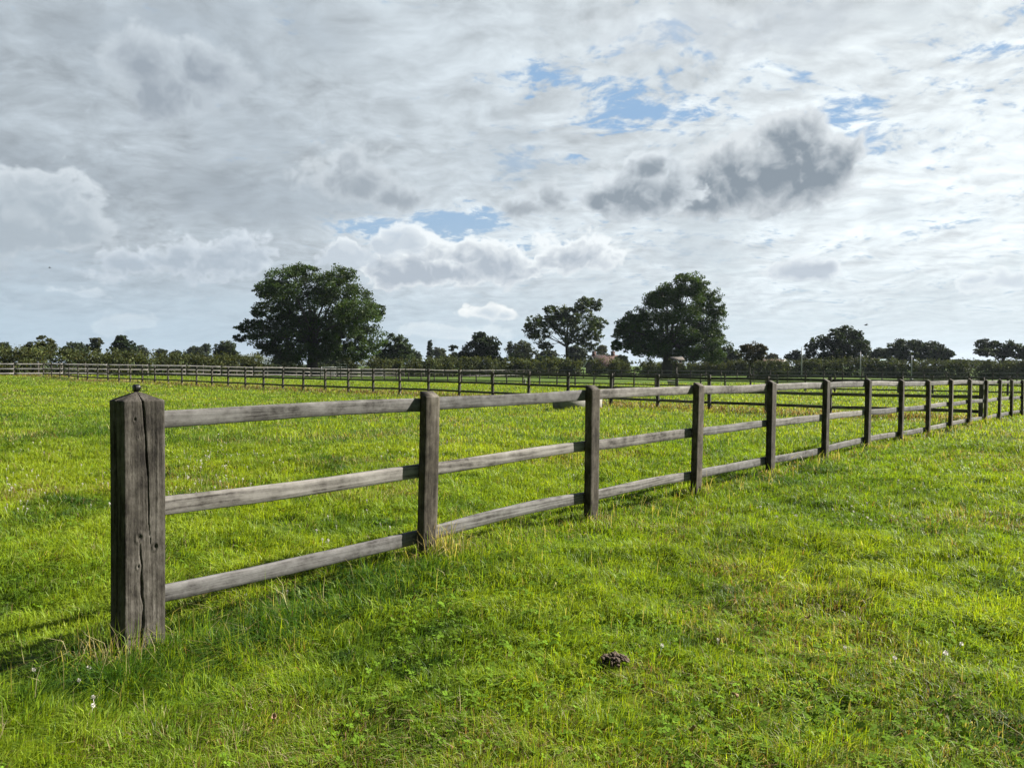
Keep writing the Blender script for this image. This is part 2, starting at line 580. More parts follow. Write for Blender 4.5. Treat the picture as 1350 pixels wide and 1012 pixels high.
def wood(name, stops, axis, rough=.85, knots=True, bump=.35, tint=None):
    """weathered timber, grain along the object's own axis"""
    m, t, b = mat(name)
    tcn = t.new('ShaderNodeTexCoord')
    oi = t.new('ShaderNodeObjectInfo')
    add = t.new('ShaderNodeVectorMath', operation='ADD')
    rv = V(t, oi.outputs['Random'])
    t.l.new(tcn.outputs['Object'], add.inputs[0])
    t.l.new(t.vec(rv * 31.0, rv * 17.0, rv * 53.0), add.inputs[1])

    def mapped(sx, sl):
        mp = t.new('ShaderNodeMapping')
        sc_ = [sx, sx, sx]
        sc_[axis] = sl
        mp.inputs['Scale'].default_value = sc_
        t.l.new(add.outputs[0], mp.inputs['Vector'])
        return mp.outputs[0]
    wv = t.noise(mapped(4, .9), 1.0, 3, .5)
    fib = t.noise(mapped(130, 3.2), 1.0, 5, .62, dist=.4)
    fine = t.noise(mapped(260, 7), 1.0, 3, .6)
    blot = t.noise(mapped(7, 2.5), 1.0, 5, .6)
    # rings swirling round knots
    wav = t.new('ShaderNodeTexWave', wave_type='BANDS', bands_direction='X' if axis != 0 else 'Z')
    t.l.new(mapped(10, .8), wav.inputs['Vector'])
    wav.inputs['Scale'].default_value = 1.1
    wav.inputs['Distortion'].default_value = 11.0
    wav.inputs['Detail'].default_value = 3
    wav.inputs['Detail Scale'].default_value = .9
    ring = V(t, wav.outputs['Fac'])
    stain = t.noise(mapped(14, 11), 1.0, 7, .70)
    rv2 = V(t, t.math('FRACT', rv * 7.31).s)
    f = fib * .46 + fine * .34 + ring * (.06 + .14 * t.step(rv2, .55, .62)) + (blot - .5) * .75 + (wv - .5) * .3 + (stain - .5) * .85 + .03
    col = t.ramp(f, stops)
    if knots:
        vo = t.new('ShaderNodeTexVoronoi', feature='F1')
        t.l.new(mapped(5.5, 2.2), vo.inputs['Vector'])
        vo.inputs['Scale'].default_value = 1.0
        kd = V(t, vo.outputs['Distance'])
        cellr = t.new('ShaderNodeSeparateColor')
        t.l.new(vo.outputs['Color'], cellr.inputs[0])
        k = (1.0 - t.step(kd, .04, .13)) * t.step(V(t, cellr.outputs[0]), .50, .54)
        col = t.mix(k * .8, col, tuple(x * .35 for x in stops[0][1]))
        f = f - k * .3
    rnd = t.ramp(rv, [(0, (.80, .80, .82)), (1, (1.15, 1.1, 1.05))])
    col = t.mix(1.0, col, rnd, 'MULTIPLY')
    t.l.new(col, b.inputs['Base Color'])
    b.inputs['Roughness'].default_value = rough
    b.inputs['Specular IOR Level'].default_value = .25
    bp = t.new('ShaderNodeBump')
    bp.inputs['Strength'].default_value = bump
    bp.inputs['Distance'].default_value = .004
    t.put(bp.inputs['Height'], f)
    t.l.new(bp.outputs[0], b.inputs['Normal'])
    return m


M_POST = wood('brown_grey_timber', [(.28, (.020, .017, .013)), (.46, (.066, .057, .045)), (.62, (.112, .100, .082)), (.8, (.18, .166, .145))], 2)
M_GATEPOST = wood('dark_cracked_timber', [(.26, (.014, .012, .0105)), (.44, (.048, .044, .038)), (.60, (.092, .086, .077)), (.8, (.165, .157, .145))], 2, bump=.6)
M_RAIL = wood('silvered_timber', [(.24, (.036, .033, .030)), (.40, (.120, .115, .109)), (.56, (.185, .180, .173)), (.8, (.27, .265, .258))], 0)
M_FARPOST = wood('dark_far_timber', [(.28, (.05, .045, .04)), (.6, (.12, .11, .10)), (.8, (.18, .17, .16))], 2, knots=False)
M_FARRAIL = wood('dark_rail_timber', [(.28, (.06, .055, .05)), (.6, (.15, .145, .14)), (.8, (.25, .24, .23))], 0, knots=False)
M_PALERAIL = wood('pale_rail_timber', [(.28, (.14, .135, .13)), (.6, (.25, .245, .24)), (.8, (.34, .33, .32))], 0, knots=False)
M_BLACK = plain('black_plastic', (.012, .012, .013), .35, .2)
M_BARK = plain('tree_bark', (.045, .038, .030), .9, .4, 3)


def leaf_mat(name, trans=.35, rough=.6, spec=.3, sat=1.0):
    m, t, b = mat(name)
    ca = t.new('ShaderNodeVertexColor', layer_name='col')
    t.l.new(ca.outputs[0], b.inputs['Base Color'])
    b.inputs['Roughness'].default_value = rough
    b.inputs['Specular IOR Level'].default_value = spec
    tr = t.new('ShaderNodeBsdfTranslucent')
    yel = t.mix(1.0, ca.outputs[0], (1.25, 1.15, .45), 'MULTIPLY')
    t.l.new(yel, tr.inputs[0])
    mx = t.new('ShaderNodeMixShader')
    mx.inputs[0].default_value = trans
    t.l.new(b.outputs[0], mx.inputs[1])
    t.l.new(tr.outputs[0], mx.inputs[2])
    t.l.new(mx.outputs[0], m.node_tree.nodes['Material Output'].inputs[0])
    return m


M_LEAF = leaf_mat('tree_leaves', .24, .6, .15)
M_HEDGE = leaf_mat('hedge_leaves', .28, .65, .12)
M_GRASS = leaf_mat('grass_blades', .46, .5, .30)
M_CLOVER = leaf_mat('clover_leaves', .35, .9, .08)
M_PETAL = plain('clover_petals', (.60, .57, .53), .7, .12, 60)

# ------------------------------------------------------------------ ground
gm, t, b = mat('turf')
co = t.new('ShaderNodeTexCoord').outputs['Object']
n1 = t.noise(co, .22, 6, .6)
n2 = t.noise(co, 1.7, 6, .65)
n3 = t.noise(co, 11.0, 5, .7)
f = (n1 - .5) * .8 + (n2 - .5) * .5 + (n3 - .5) * .55 + .5
colr = t.ramp(f, [(.2, (.020, .040, .006)), (.42, (.050, .090, .010)), (.6, (.085, .135, .016)), (.82, (.13, .15, .035))])
geo = t.new('ShaderNodeSeparateXYZ')
t.l.new(co, geo.inputs[0])
t.l.new(colr, b.inputs['Base Color'])
b.inputs['Roughness'].default_value = .9
b.inputs['Specular IOR Level'].default_value = .1
bp = t.new('ShaderNodeBump')
bp.inputs['Strength'].default_value = .9
bp.inputs['Distance'].default_value = .06
t.put(bp.inputs['Height'], n3 + n2 * .6)
t.l.new(bp.outputs[0], b.inputs['Normal'])

k = np.linspace(-1, 1, 241)
gx = np.sinh(k * 7.2) / np.sinh(7.2) * 5000
gy = np.sinh(k * 7.2) / np.sinh(7.2) * 5000 + 8
XX, YY = np.meshgrid(gx, gy)
ZZ = ground_z(XX.ravel(), YY.ravel())
ng = len(gx)
vi = np.arange(ng * ng).reshape(ng, ng)
q = np.stack([vi[:-1, :-1], vi[:-1, 1:], vi[1:, 1:], vi[1:, :-1]], -1).reshape(-1)
g_me = np_mesh('ground', np.stack([XX.ravel(), YY.ravel(), ZZ], 1), q, [4] * ((ng - 1) ** 2), gm, smooth=True)
tag(obj('ground', g_me), kind='structure')

# distant hill
hv, hf = [], []
hm = plain('hill_woodland', (.035, .055, .03), .9, .3, .004)
hn = 60
for j in range(hn):
    u = j / (hn - 1)
    p0 = P(120 + 420 * u, 482, 4200)
    top = 3 + 62 * math.exp(-((u - .48) / .13) ** 2) + 30 * math.exp(-((u - .2) / .1) ** 2) + 4 * math.sin(j * 1.7)
    for (oy, z) in ((-500, -6), (-150, top * .7), (0, top), (500, -6)):
        hv.append((p0.x, p0.y + oy, z))
for j in range(hn - 1):
    for r_ in range(3):
        a = j * 4 + r_
        hf.append((a, a + 4, a + 5, a + 1))
MB().add(hv, hf).build('hills', hm, smooth=True)['kind'] = 'structure'


# ------------------------------------------------------------------ near fence
def frame_of(uu, nn):
    return Matrix(((uu[0], nn[0], 0), (uu[1], nn[1], 0), (0, 0, 1)))


RZ_NEAR = math.atan2(U[1], U[0])         # local x along the fence; local -y is the camera side (N)


def post_mesh(name, w, dpt, h, slope, m, seed, nz=34):
    """squared post, weathered arrises, top cut sloping down to the -y side; local z=0 at the ground, root below"""
    r = np.random.default_rng(seed)
    ch = .005
    side_x = np.linspace(-w / 2 + ch, w / 2 - ch, 7)
    side_y = np.linspace(-dpt / 2 + ch, dpt / 2 - ch, 5)
    ring = [(x, -dpt / 2) for x in side_x] + [(w / 2, y) for y in side_y] + [(x, dpt / 2) for x in side_x[::-1]] + [(-w / 2, y) for y in side_y[::-1]]
    ring = np.array(ring)
    nr = len(ring)
    zs = np.linspace(-.35, 1, nz)
    lane = r.normal(0, .0014, nr)
    vs = []
    for iz, u_ in enumerate(zs):
        z = u_ * h if u_ > 0 else u_
        wob = np.array([math.sin(z * 3 + seed) * .003, math.cos(z * 2.3 + seed) * .002])
        nrm = ring / np.linalg.norm(ring, axis=1)[:, None]
        pr = ring + nrm * (lane + r.normal(0, .0007, nr))[:, None] + wob
        zz = np.full(nr, z)
        if iz == nz - 1:
            zz = z + (ring[:, 1] + dpt / 2) * slope + r.normal(0, .0006, nr)
        elif iz == nz - 2:
            zz = np.full(nr, h - .006)
        vs.append(np.column_stack([pr, zz]))
    vs = np.concatenate(vs)
    fs = []
    for i in range(nz - 1):
        for k_ in range(nr):
            k2 = (k_ + 1) % nr
            fs.append((i * nr + k_, i * nr + k2, (i + 1) * nr + k2, (i + 1) * nr + k_))
    fs.append(tuple((nz - 1) * nr + k_ for k_ in range(nr)))
    return np_mesh(name, vs, [i for f_ in fs for i in f_], [len(f_) for f_ in fs], m)


def rail_mesh(name, L, hgt, thk, m, seed, sag=0.0, z0=0.0, z1=0.0, nx=48):
    """sawn board from (0,0,z0) to (L,0,z1) with waney weathered edges"""
    r = np.random.default_rng(seed)
    ch = .004
    ring = np.array([(-thk / 2, -hgt / 2 + ch), (-thk / 2, -hgt / 6), (-thk / 2, hgt / 6), (-thk / 2, hgt / 2 - ch), (-thk / 2 + ch, hgt / 2), (thk / 2 - ch, hgt / 2),
                     (thk / 2, hgt / 2 - ch), (thk / 2, -hgt / 2 + ch), (thk / 2 - ch, -hgt / 2), (-thk / 2 + ch, -hgt / 2)])
    nr = len(ring)
    xs = np.linspace(0, L, nx)
    ph = r.random(4) * 6
    vs = []
    for x in xs:
        u_ = x / L
        zc_ = z0 + (z1 - z0) * u_ + sag * 4 * u_ * (1 - u_) + .003 * math.sin(x * 3.1 + ph[0])
        hh = 1 + .022 * math.sin(x * 2.3 + ph[1]) + .012 * math.sin(x * 9 + ph[2]) + r.normal(0, .007)
        yo = .004 * math.sin(x * 1.8 + ph[3])
        vs.append(np.column_stack([np.full(nr, x), ring[:, 0] + yo + r.normal(0, .0004, nr), ring[:, 1] * hh + zc_]))
    vs = np.concatenate(vs)
    fs = []
    for i in range(nx - 1):
        for k_ in range(nr):
            k2 = (k_ + 1) % nr
            fs.append((i * nr + k_, (i + 1) * nr + k_, (i + 1) * nr + k2, i * nr + k2))
    fs.append(tuple(range(nr)))
    fs.append(tuple((nx - 1) * nr + k_ for k_ in range(nr - 1, -1, -1)))
    return np_mesh(name, vs, [i for f_ in fs for i in f_], [len(f_) for f_ in fs], m)


nf = empty('paddock_fence', (NP0[0], NP0[1], 0), RZ_NEAR)
tag(nf, 'silvery three-rail timber fence running from the thick foreground post away to the right', 'fence')

PW, PD = .130, .070
for i in range(1, N_POSTS):
    g0, tp = near_ground[i] - .03, near_top[i]
    lean = [0, .042, .025, .06, .065, .075, .065, .06, .05, .05, .045, .05, .04, .03, .04][i] if i < 15 else .04
    h = tp - g0
    w = PW * (1 + .03 * math.sin(i * 5.1))
    me = post_mesh('post', w, PD, h, .56, M_POST, 100 + i)
    o = obj('post', me, nf)
    # front face centre lies on the line; the lean is along the fence
    o.location = (NSP * i - lean / 2, PD / 2, g0)
    o.rotation_euler = (R(random.uniform(-.5, .5)), math.atan(lean / h), R(random.uniform(-2, 2)))

rail_z = [[1.123, .670, .217], [1.129, .669, .217], [1.139, .690, .234], [1.140, .684, .220], [1.127, .672, .200], [1.112, .645, .172], [1.10, .631, .185]]
for i in range(7, N_POSTS):
    tp = near_top[i]
    rail_z.append([tp - .052, tp - .525, tp - .975])
sags = {(1, 2): .022, (0, 2): -.012, (2, 2): .012, (4, 0): .004, (0, 1): -.006, (1, 1): .005}
RT = .038
for i in range(N_POSTS - 1):
    for lv in range(3):
        x0 = NSP * i + .002 if i else .098
        x1 = NSP * (i + 1) - .002
        me = rail_mesh('rail', x1 - x0, .090 + .004 * math.sin(i * 3 + lv * 2), RT, M_RAIL, 300 + i * 3 + lv, sags.get((i, lv), random.uniform(-.013, .010)),
                       rail_z[i][lv], rail_z[i + 1][lv])
        o = obj('rail', me, nf)
        o.location = (x0, PD + RT / 2 + .004, 0)

# the thick end post with its long drying cracks
GW, GD = .205, .170


def gatepost():
    r = np.random.default_rng(5)
    nxs, nys, nz = 74, 46, 190
    xs = np.linspace(-GW / 2, GW / 2, nxs)
    ys = np.linspace(-GD / 2, GD / 2, nys)
    ring = np.concatenate([np.column_stack([xs[:-1], np.full(nxs - 1, -GD / 2)]), np.column_stack([np.full(nys - 1, GW / 2), ys[:-1]]),
                           np.column_stack([xs[::-1][:-1], np.full(nxs - 1, GD / 2)]), np.column_stack([np.full(nys - 1, -GW / 2), ys[::-1][:-1]])])
    nr = len(ring)
    side_id = np.concatenate([np.zeros(nxs - 1), np.ones(nys - 1), np.full(nxs - 1, 2), np.full(nys - 1, 3)])
    nrm = np.zeros_like(ring)
    nrm[side_id == 0] = (0, -1); nrm[side_id == 1] = (1, 0); nrm[side_id == 2] = (0, 1); nrm[side_id == 3] = (-1, 0)
    # round the arrises a little
    ax, ay = np.abs(ring[:, 0]) - (GW / 2 - .008), np.abs(ring[:, 1]) - (GD / 2 - .008)
    corner = (ax > 0) & (ay > 0)
    rr = ring.copy()
    L_ = np.hypot(ax, ay)
    for j in np.where(corner)[0]:
        if L_[j] > .008:
            s_ = .008 / L_[j]
            rr[j] = (np.sign(ring[j, 0]) * (GW / 2 - .008 + ax[j] * s_), np.sign(ring[j, 1]) * (GD / 2 - .008 + ay[j] * s_))
    h = 1.226
    zs = np.concatenate([[-.4], np.linspace(-.1, h, nz)])
    lane = np.zeros(nr)
    acc = r.normal(0, 1, nr)
    lane = np.convolve(np.concatenate([acc[-2:], acc, acc[:2]]), [.15, .25, .2, .25, .15], 'valid')[:nr] * .0011
    vs = []
    for z in zs:
        dep = lane + r.normal(0, .0004, nr)
        # main crack in the front face: from the top middle, wandering right and down past the knots
        u_ = (h - z) / h
        fx = rr[:, 0]
        cx1 = -.010 + .062 * u_ + .0035 * math.sin(u_ * 8.0) + .0009 * math.sin(u_ * 47) + .0012 * math.sin(u_ * 23)
        wd = .0030 * max(0.0, 1 - (u_ / .66) ** 2) * (1 + .25 * math.sin(u_ * 31))
        f0 = (side_id == 0)
        dep = np.where(f0, dep - .020 * np.exp(-((fx - cx1) / max(wd, 1e-4)) ** 2) * (wd > 5e-4), dep)
        # lower crack
        if u_ > .55:
            cx2 = -.020 + .008 * math.sin(u_ * 9) + .003 * math.sin(u_ * 31) + .0016 * math.sin(u_ * 77)
            w2 = .0040 * min(1, (u_ - .55) / .2) * (1 + .35 * math.sin(u_ * 43))
            dep = np.where(f0, dep - .016 * np.exp(-((fx - cx2) / max(w2, 1e-4)) ** 2), dep)
        # knots
        for (kx, kz, kr) in ((-.030, .545, .018), (.050, .485, .014), (-.048, 1.135, .009), (-.034, 1.045, .006), (-.035, .40, .010)):
            rad2 = ((fx - kx) / kr) ** 2 + ((z - kz) / (kr * 1.35)) ** 2
            dep = np.where(f0, dep - .0045 * np.exp(-rad2 * 3) + .0028 * np.exp(-((np.sqrt(rad2) - 1.0) / .35) ** 2), dep)
        # cracks of the left face
        f3 = (side_id == 3)
        fy = rr[:, 1]
        for (c0, amp, w_) in ((.004, .006, .006), (.030, .008, .0045), (-.040, .006, .003)):
            cy_ = c0 + amp * math.sin(u_ * 7 + c0 * 90) + .002 * math.sin(u_ * 37)
            gate_ = .35 + .65 * max(0, math.sin(u_ * 6 + c0 * 200)) if c0 != .004 else 1.0
            dep = np.where(f3, dep - .024 * gate_ * np.exp(-((fy - cy_) / w_) ** 2), dep)
        pr = rr + nrm * dep[:, None]
        pr = pr + np.array([.004 * math.sin(z * 2.2), .003 * math.sin(z * 3 + 1)])
        vs.append(np.column_stack([pr, np.full(nr, z)]))
    # pyramid cap
    for t_ in (.04, .3, .55, .8, .97):
        last = vs[len(zs) - 1]
        pr = last[:, :2] * (1 - t_)
        vs.append(np.column_stack([pr, np.full(nr, h + .046 * t_) + r.normal(0, .0006, nr)]))
    nl = len(vs)
    vs = np.concatenate(vs)
    fs = []
    for i in range(nl - 1):
        a = i * nr + np.arange(nr)
        b_ = i * nr + (np.arange(nr) + 1) % nr
        fs.append(np.stack([a, b_, b_ + nr, a + nr], 1))
    fs = np.concatenate(fs)
    flat = np.concatenate([fs.ravel(), (nl - 1) * nr + np.arange(nr)])
    return np_mesh('gate_post', vs, flat, [4] * len(fs) + [nr], M_GATEPOST)


gp = obj('gate_post', gatepost(), nf)
gp.location = (0, GD / 2, 0)
gp.rotation_euler = (0, R(.25), 0)
gp['label'] = 'thick cracked dark post with a pyramid top'
ins = MB()
zt = 1.226 + .046
# black reel standing on edge on the cap
ringp = []
prof = [(.0, .0075), (.012, .0085), (.0125, .006), (.0125, -.006), (.012, -.0085), (.0, -.0075)]
nseg = 24
vs, fs = [], []
for rr_, x_ in prof:
    for k_ in range(nseg):
        a = 2 * math.pi * k_ / nseg
        vs.append((x_, rr_ * math.cos(a), zt + .008 + rr_ * math.sin(a)))
for j in range(len(prof) - 1):
    for k_ in range(nseg):
        k2 = (k_ + 1) % nseg
        fs.append((j * nseg + k_, j * nseg + k2, (j + 1) * nseg + k2, (j + 1) * nseg + k_))
ins.add(vs, fs)
ins.tube([(0, 0, zt - .02), (0, 0, zt + .004)], .006, 10)
for s_ in (-1, 1):
    pts = []
    for k_ in range(15):
        a = math.pi * 1.45 * k_ / 14
        pts.append((s_ * (.010 + .017 * (1 - math.cos(a * .55)) * 1.0 + .002), -.004 * s_, zt + .001 + .013 * math.sin(a * .95 - .5)))
    loop = []
    for k_ in range(17):
        a = -math.pi * .45 + 2 * math.pi * .80 * k_ / 16
        loop.append((s_ * (.0235 - .0105 * math.cos(a) * -1 - .0), -.003, zt + .007 + .0095 * math.sin(a)))
    ins.tube([(s_ * .006, 0, zt - .002)] + [(s_ * .014, -.002, zt - .003)] + loop, .0011, 6)
ins.v = [(x * 1.5, y * 1.5, zt + (z - zt) * 1.5 + .004) for x, y, z in ins.v]
iobj = ins.build('insulator', M_BLACK, gp, smooth=True)
iobj['label'] = 'small black reel with two curled wires on the post top'


# ------------------------------------------------------------------ other fences
def far_fence(name, label, p0, d, n, height, mats, railside, slope=.5, boards=2, sp=2.0, rail_at=(.0, .42, .82), gz_off=0.0, first=0):
    rz = math.atan2(d[1], d[0])
    o0 = empty(name, (p0[0], p0[1], 0), rz)
    tag(o0, label, 'fence')
    gs = []
    w, dp = .11, .08
    pm = bpy.data.meshes.new('post')
    base = post_mesh('post', w, dp, height + .02, slope * railside * -1 if False else .35, mats[0], 900 + n, nz=5)
    for i in range(n):
        x, y = p0 + d * sp * i
        g = gz(x, y) + gz_off
        gs.append(g)
        if i < first:
            continue
        o = obj('post', base, o0)
        o.location = (sp * i, 0, g)
        o.rotation_euler = (R(random.uniform(-.8, .8)), R(random.uniform(-1.1, 1.1)), R(random.uniform(-3, 3)))
    bpy.data.meshes.remove(pm)
    gs = np.convolve(np.pad(gs, 2, 'edge'), [.1, .2, .4, .2, .1], 'valid')
    for i in range(0, n - 1, boards):
        j = min(i + boards, n - 1)
        for lv, dz_ in enumerate(rail_at):
            L = sp * (j - i) - .01
            me = rail_mesh('rail', L, .092, .038, mats[1], 2000 + i * 7 + lv, random.uniform(-.01, .01),
                           gs[i] + height - .07 - dz_, gs[j] + height - .07 - dz_, nx=10)
            o = obj('rail', me, o0)
            o.location = (sp * i + .005, railside * (dp / 2 + .021), 0)
    return o0


far_fence('cross_fence', 'dark three-rail fence crossing the field from the distant left corner to the near fence', FB0, FBd, FBn, 1.14, (M_FARPOST, M_FARRAIL), -1)
far_fence('cross_fence', 'second dark rail fence, smaller and parallel beyond the first cross fence', FD0, FDd, FDn, 1.12, (M_FARPOST, M_FARRAIL), -1)
far_fence('cross_fence', 'thin most distant rail fence just before the right-hand trees', FE0, FEd, FEn, 1.2, (M_FARPOST, M_PALERAIL), -1)
far_fence('boundary_fence', 'pale sunlit rail fence along the foot of the left hedge', FC0, FCd, FCn, 1.15, (M_FARPOST, M_PALERAIL), -1)


# ------------------------------------------------------------------ trees
def rand_unit(n):
    v = rng.normal(size=(n, 3))
    return v / np.linalg.norm(v, axis=1)[:, None]


def leaf_cloud(centres, sizes, cols, m, name, parent, flat=0.0):
    """leaf-sized four-cornered faces at the given points"""
    n = len(centres)
    a = rand_unit(n)
    if flat:
        a[:, 2] *= (1 - flat)
        a /= np.linalg.norm(a, axis=1)[:, None]
    b_ = np.cross(a, rand_unit(n))
    b_ /= np.linalg.norm(b_, axis=1)[:, None] + 1e-9
    s_ = sizes[:, None]
    k1 = (.75 + .5 * rng.random((n, 1)))
    v = np.stack([centres - a * s_ * .6, centres + b_ * s_ * .38 * k1, centres + a * s_ * .6, centres - b_ * s_ * .38 * k1], 1).reshape(-1, 3)
    f_ = np.arange(n * 4)
    me = np_mesh(name, v, f_, np.full(n, 4), m, np.repeat(cols, 4, axis=0))
    return obj(name, me, parent)


def leaf_cols(n, base, clump=None):
    base = np.array(base)
    j = rng.normal(0, .16, (n, 1)) + (clump[:, None] if clump is not None else 0)
    hue = rng.normal(0, .10, (n, 1))
    c_ = base * np.exp(j)
    c_[:, 0:1] *= np.exp(hue)
    c_[:, 2:3] *= np.exp(-hue)
    return np.clip(c_, .004, .5)


def tree(name, label, lobes, d, trunk, n_leaves, leaf=.24, base=(.040, .064, .020), trunk_r=.45, clump_k=1.0, cat='tree', group=None, depth=.9, gap=.30, limbs=1.0):
    bx, by = trunk
    b0 = P(bx, by, d)
    gzv = gz(b0.x, d)
    root = empty(name, (b0.x, d, gzv))
    tag(root, label, cat, group)
    C0 = np.array([b0.x, d, gzv])
    k = d / FPX
    cen, rad = [], []
    for (cx_, cy_, rx, ry) in lobes:
        p = P(cx_, cy_, d)
        mean = (rx + ry) / 2 * k
        width = (max(l[0] + l[2] for l in lobes) - min(l[0] - l[2] for l in lobes)) * k
        off = rng.normal(0, .16) * width * depth * .5
        cen.append(np.array([p.x, d + off, p.z]) - C0)
        rad.append(np.array([rx * k, max(mean * 1.0, .5), ry * k]))
    area = np.array([(r[0] * r[2]) ** .8 for r in rad])
    area /= area.sum()
    pts, cl = [], []
    clump_pos = []
    for c_, r_, w_ in zip(cen, rad, area):
        nl = int(n_leaves * w_) + 60
        rm = r_.mean()
        cs = max(.34, min(1.25, rm * .31)) * clump_k
        nc = int(max(7, 3.2 * (r_[0] * r_[2] + r_[0] * r_[1] + r_[1] * r_[2]) / (cs * cs) * (1 - gap) * .86))
        dirs = rand_unit(nc)
        rr = (.36 + .64 * rng.random((nc, 1)) ** .6)
        cp = c_ + dirs * rr * r_
        # uneven outline: push a few clumps out, pull others in
        cp += dirs * rng.normal(0, .10, (nc, 1)) * r_
        per = nl // nc + 1
        bright = rng.normal(0, .26, nc)
        for j in range(nc):
            g = rand_unit(per) * (rng.random((per, 1)) ** .45) * np.array([cs * 1.0, cs * 1.0, cs * .62]) * rng.uniform(.7, 1.25)
            g[:, 2] += .0
            pts.append(cp[j] + g)
            cl.append(np.full(per, bright[j]))
            clump_pos.append(cp[j])
    pts = np.concatenate(pts)
    cl = np.concatenate(cl)
    keep = pts[:, 2] > .5
    pts, cl = pts[keep], cl[keep]
    n = len(pts)
    sizes = leaf * (.6 + .8 * rng.random(n))
    leaf_cloud(pts, sizes, leaf_cols(n, base, cl), M_LEAF, 'crown', root)
    # trunk, limbs and twigs
    mb = MB()
    wc = sum(c_ * w_ for c_, w_ in zip(cen, area))
    htot = max(c_[2] + r_[2] for c_, r_ in zip(cen, rad))
    fork = np.array([wc[0] * .25, 0, htot * .34])
    mb.tube([(0, 0, -.3), (0, 0, .25), tuple(fork * .5 + np.array([.1, 0, 0])), tuple(fork), tuple(fork * .4 + wc * .6), tuple(wc + np.array([0, 0, htot * .12]))],
            [trunk_r * 1.5, trunk_r * 1.08, trunk_r * .9, trunk_r * .8, trunk_r * .30, trunk_r * .08], 9)
    for c_, r_ in zip(cen, rad):
        s0 = fork * rng.uniform(.75, 1.0) + (wc - fork) * rng.uniform(0, .35)
        L = np.linalg.norm(c_ - s0)
        mid = s0 * .5 + c_ * .5 + np.array([0, 0, .08 * L]) + rng.normal(0, .05 * L, 3)
        r0 = trunk_r * rng.uniform(.18, .32)
        pts_ = [s0 * (1 - t_) ** 2 + mid * 2 * t_ * (1 - t_) + c_ * t_ * t_ for t_ in np.linspace(0, 1, 6)]
        mb.tube([tuple(p) for p in pts_], [r0 * (1 - .8 * t_) for t_ in np.linspace(0, 1, 6)], 6)
        for _ in range(int(5 * limbs)):
            e = c_ + rand_unit(1)[0] * r_ * .85
            s1 = pts_[rng.integers(3, 6)]
            mm = (s1 + e) / 2 + rng.normal(0, .06, 3) * np.linalg.norm(e - s1)
            mb.tube([tuple(s1), tuple(mm), tuple(e)], [r0 * .3, r0 * .2, r0 * .06], 5)
    mb.build('trunk', M_BARK, root, smooth=True)
    return root


OAK = (.042, .074, .017)
tree('oak_tree', 'huge dark spreading oak on the left, its low limb reaching out leftwards',
     [(385, 374, 32, 22), (440, 378, 34, 24), (362, 400, 32, 26), (412, 405, 46, 34), (460, 398, 32, 28), (478, 420, 27, 24), (480, 446, 24, 22), (455, 445, 30, 28),
      (425, 440, 40, 30), (385, 440, 36, 30), (360, 440, 26, 26), (350, 382, 16, 12), (336, 426, 15, 6), (321, 433, 9, 5), (317, 446, 8, 4), (332, 444, 12, 4), (344, 412, 10, 8), (370, 462, 30, 16),
      (400, 466, 30, 14), (492, 410, 14, 14), (352, 458, 14, 9), (430, 465, 26, 10), (470, 466, 22, 10), (400, 359, 22, 9), (455, 362, 18, 9)],
     104, (411, 486), 80000, .21, OAK, .75, gap=.16)
tree('ash_tree', 'open airy tree with slim leaning stems and sky showing through, beside the green barn',
     [(775, 398, 11, 9), (766, 404, 12, 9), (748, 413, 16, 11), (787, 402, 8, 8), (742, 428, 22, 15), (768, 424, 22, 14), (788, 428, 12, 10), (704, 424, 14, 10), (712, 442, 18, 11), (727, 414, 14, 10),
      (776, 452, 16, 11), (757, 444, 18, 10), (724, 428, 12, 8), (782, 440, 14, 8), (720, 456, 10, 6), (740, 414, 10, 8), (698, 432, 9, 8)],
     145, (747, 484), 15000, .30, (.046, .070, .022), .38, clump_k=.9, gap=.48, limbs=1.6)
tree('oak_tree', 'tall dense oak right of the middle, with a lower shoulder on its left side',
     [(906, 378, 22, 14), (880, 388, 20, 14), (862, 396, 14, 12), (892, 402, 36, 26), (930, 394, 20, 18), (946, 408, 16, 10), (935, 426, 24, 20), (949, 448, 16, 12), (830, 426, 17, 13),
      (826, 444, 16, 13), (850, 430, 26, 24), (886, 440, 46, 30), (925, 456, 32, 20), (860, 460, 30, 16), (945, 470, 18, 9), (840, 458, 18, 10), (900, 366, 12, 5), (817, 455, 8, 8), (905, 468, 30, 10), (820, 434, 10, 8)],
     112, (878, 488), 76000, .21, (.044, .080, .018), .8, gap=.16)
tree('oak_tree', 'dark dome-shaped tree behind the tall thin poles on the right',
     [(1120, 438, 14, 9), (1098, 442, 11, 8), (1086, 450, 13, 8), (1071, 457, 9, 6), (1120, 455, 23, 15), (1100, 462, 26, 14), (1136, 459, 10, 12), (1105, 474, 36, 10), (1070, 466, 8, 6), (1130, 444, 10, 8)],
     132, (1106, 487), 17000, .26, (.027, .045, .016), .6, gap=.18)
tree('oak_tree', 'rounded twin-crowned dark tree to the right of the dome-shaped one, left crown of the pair',
     [(1190, 459, 18, 11), (1180, 468, 14, 9), (1204, 455, 12, 7), (1198, 470, 16, 8)], 158, (1192, 486), 7000, .32, (.027, .043, .020), .5, gap=.3)
tree('oak_tree', 'flat-topped dark tree, right crown of the touching pair above the right hedge',
     [(1233, 460, 18, 10), (1222, 466, 20, 9), (1246, 467, 10, 7), (1236, 472, 16, 7), (1215, 458, 9, 6)], 160, (1232, 486), 8000, .32, (.027, .043, .020), .5, gap=.25)
tree('oak_tree', 'low umbrella-shaped dark tree between the dome-shaped tree and the pair',
     [(1158, 465, 15, 7), (1150, 471, 10, 6), (1168, 470, 8, 6)], 165, (1158, 486), 4200, .32, (.027, .043, .020), .4, gap=.3)
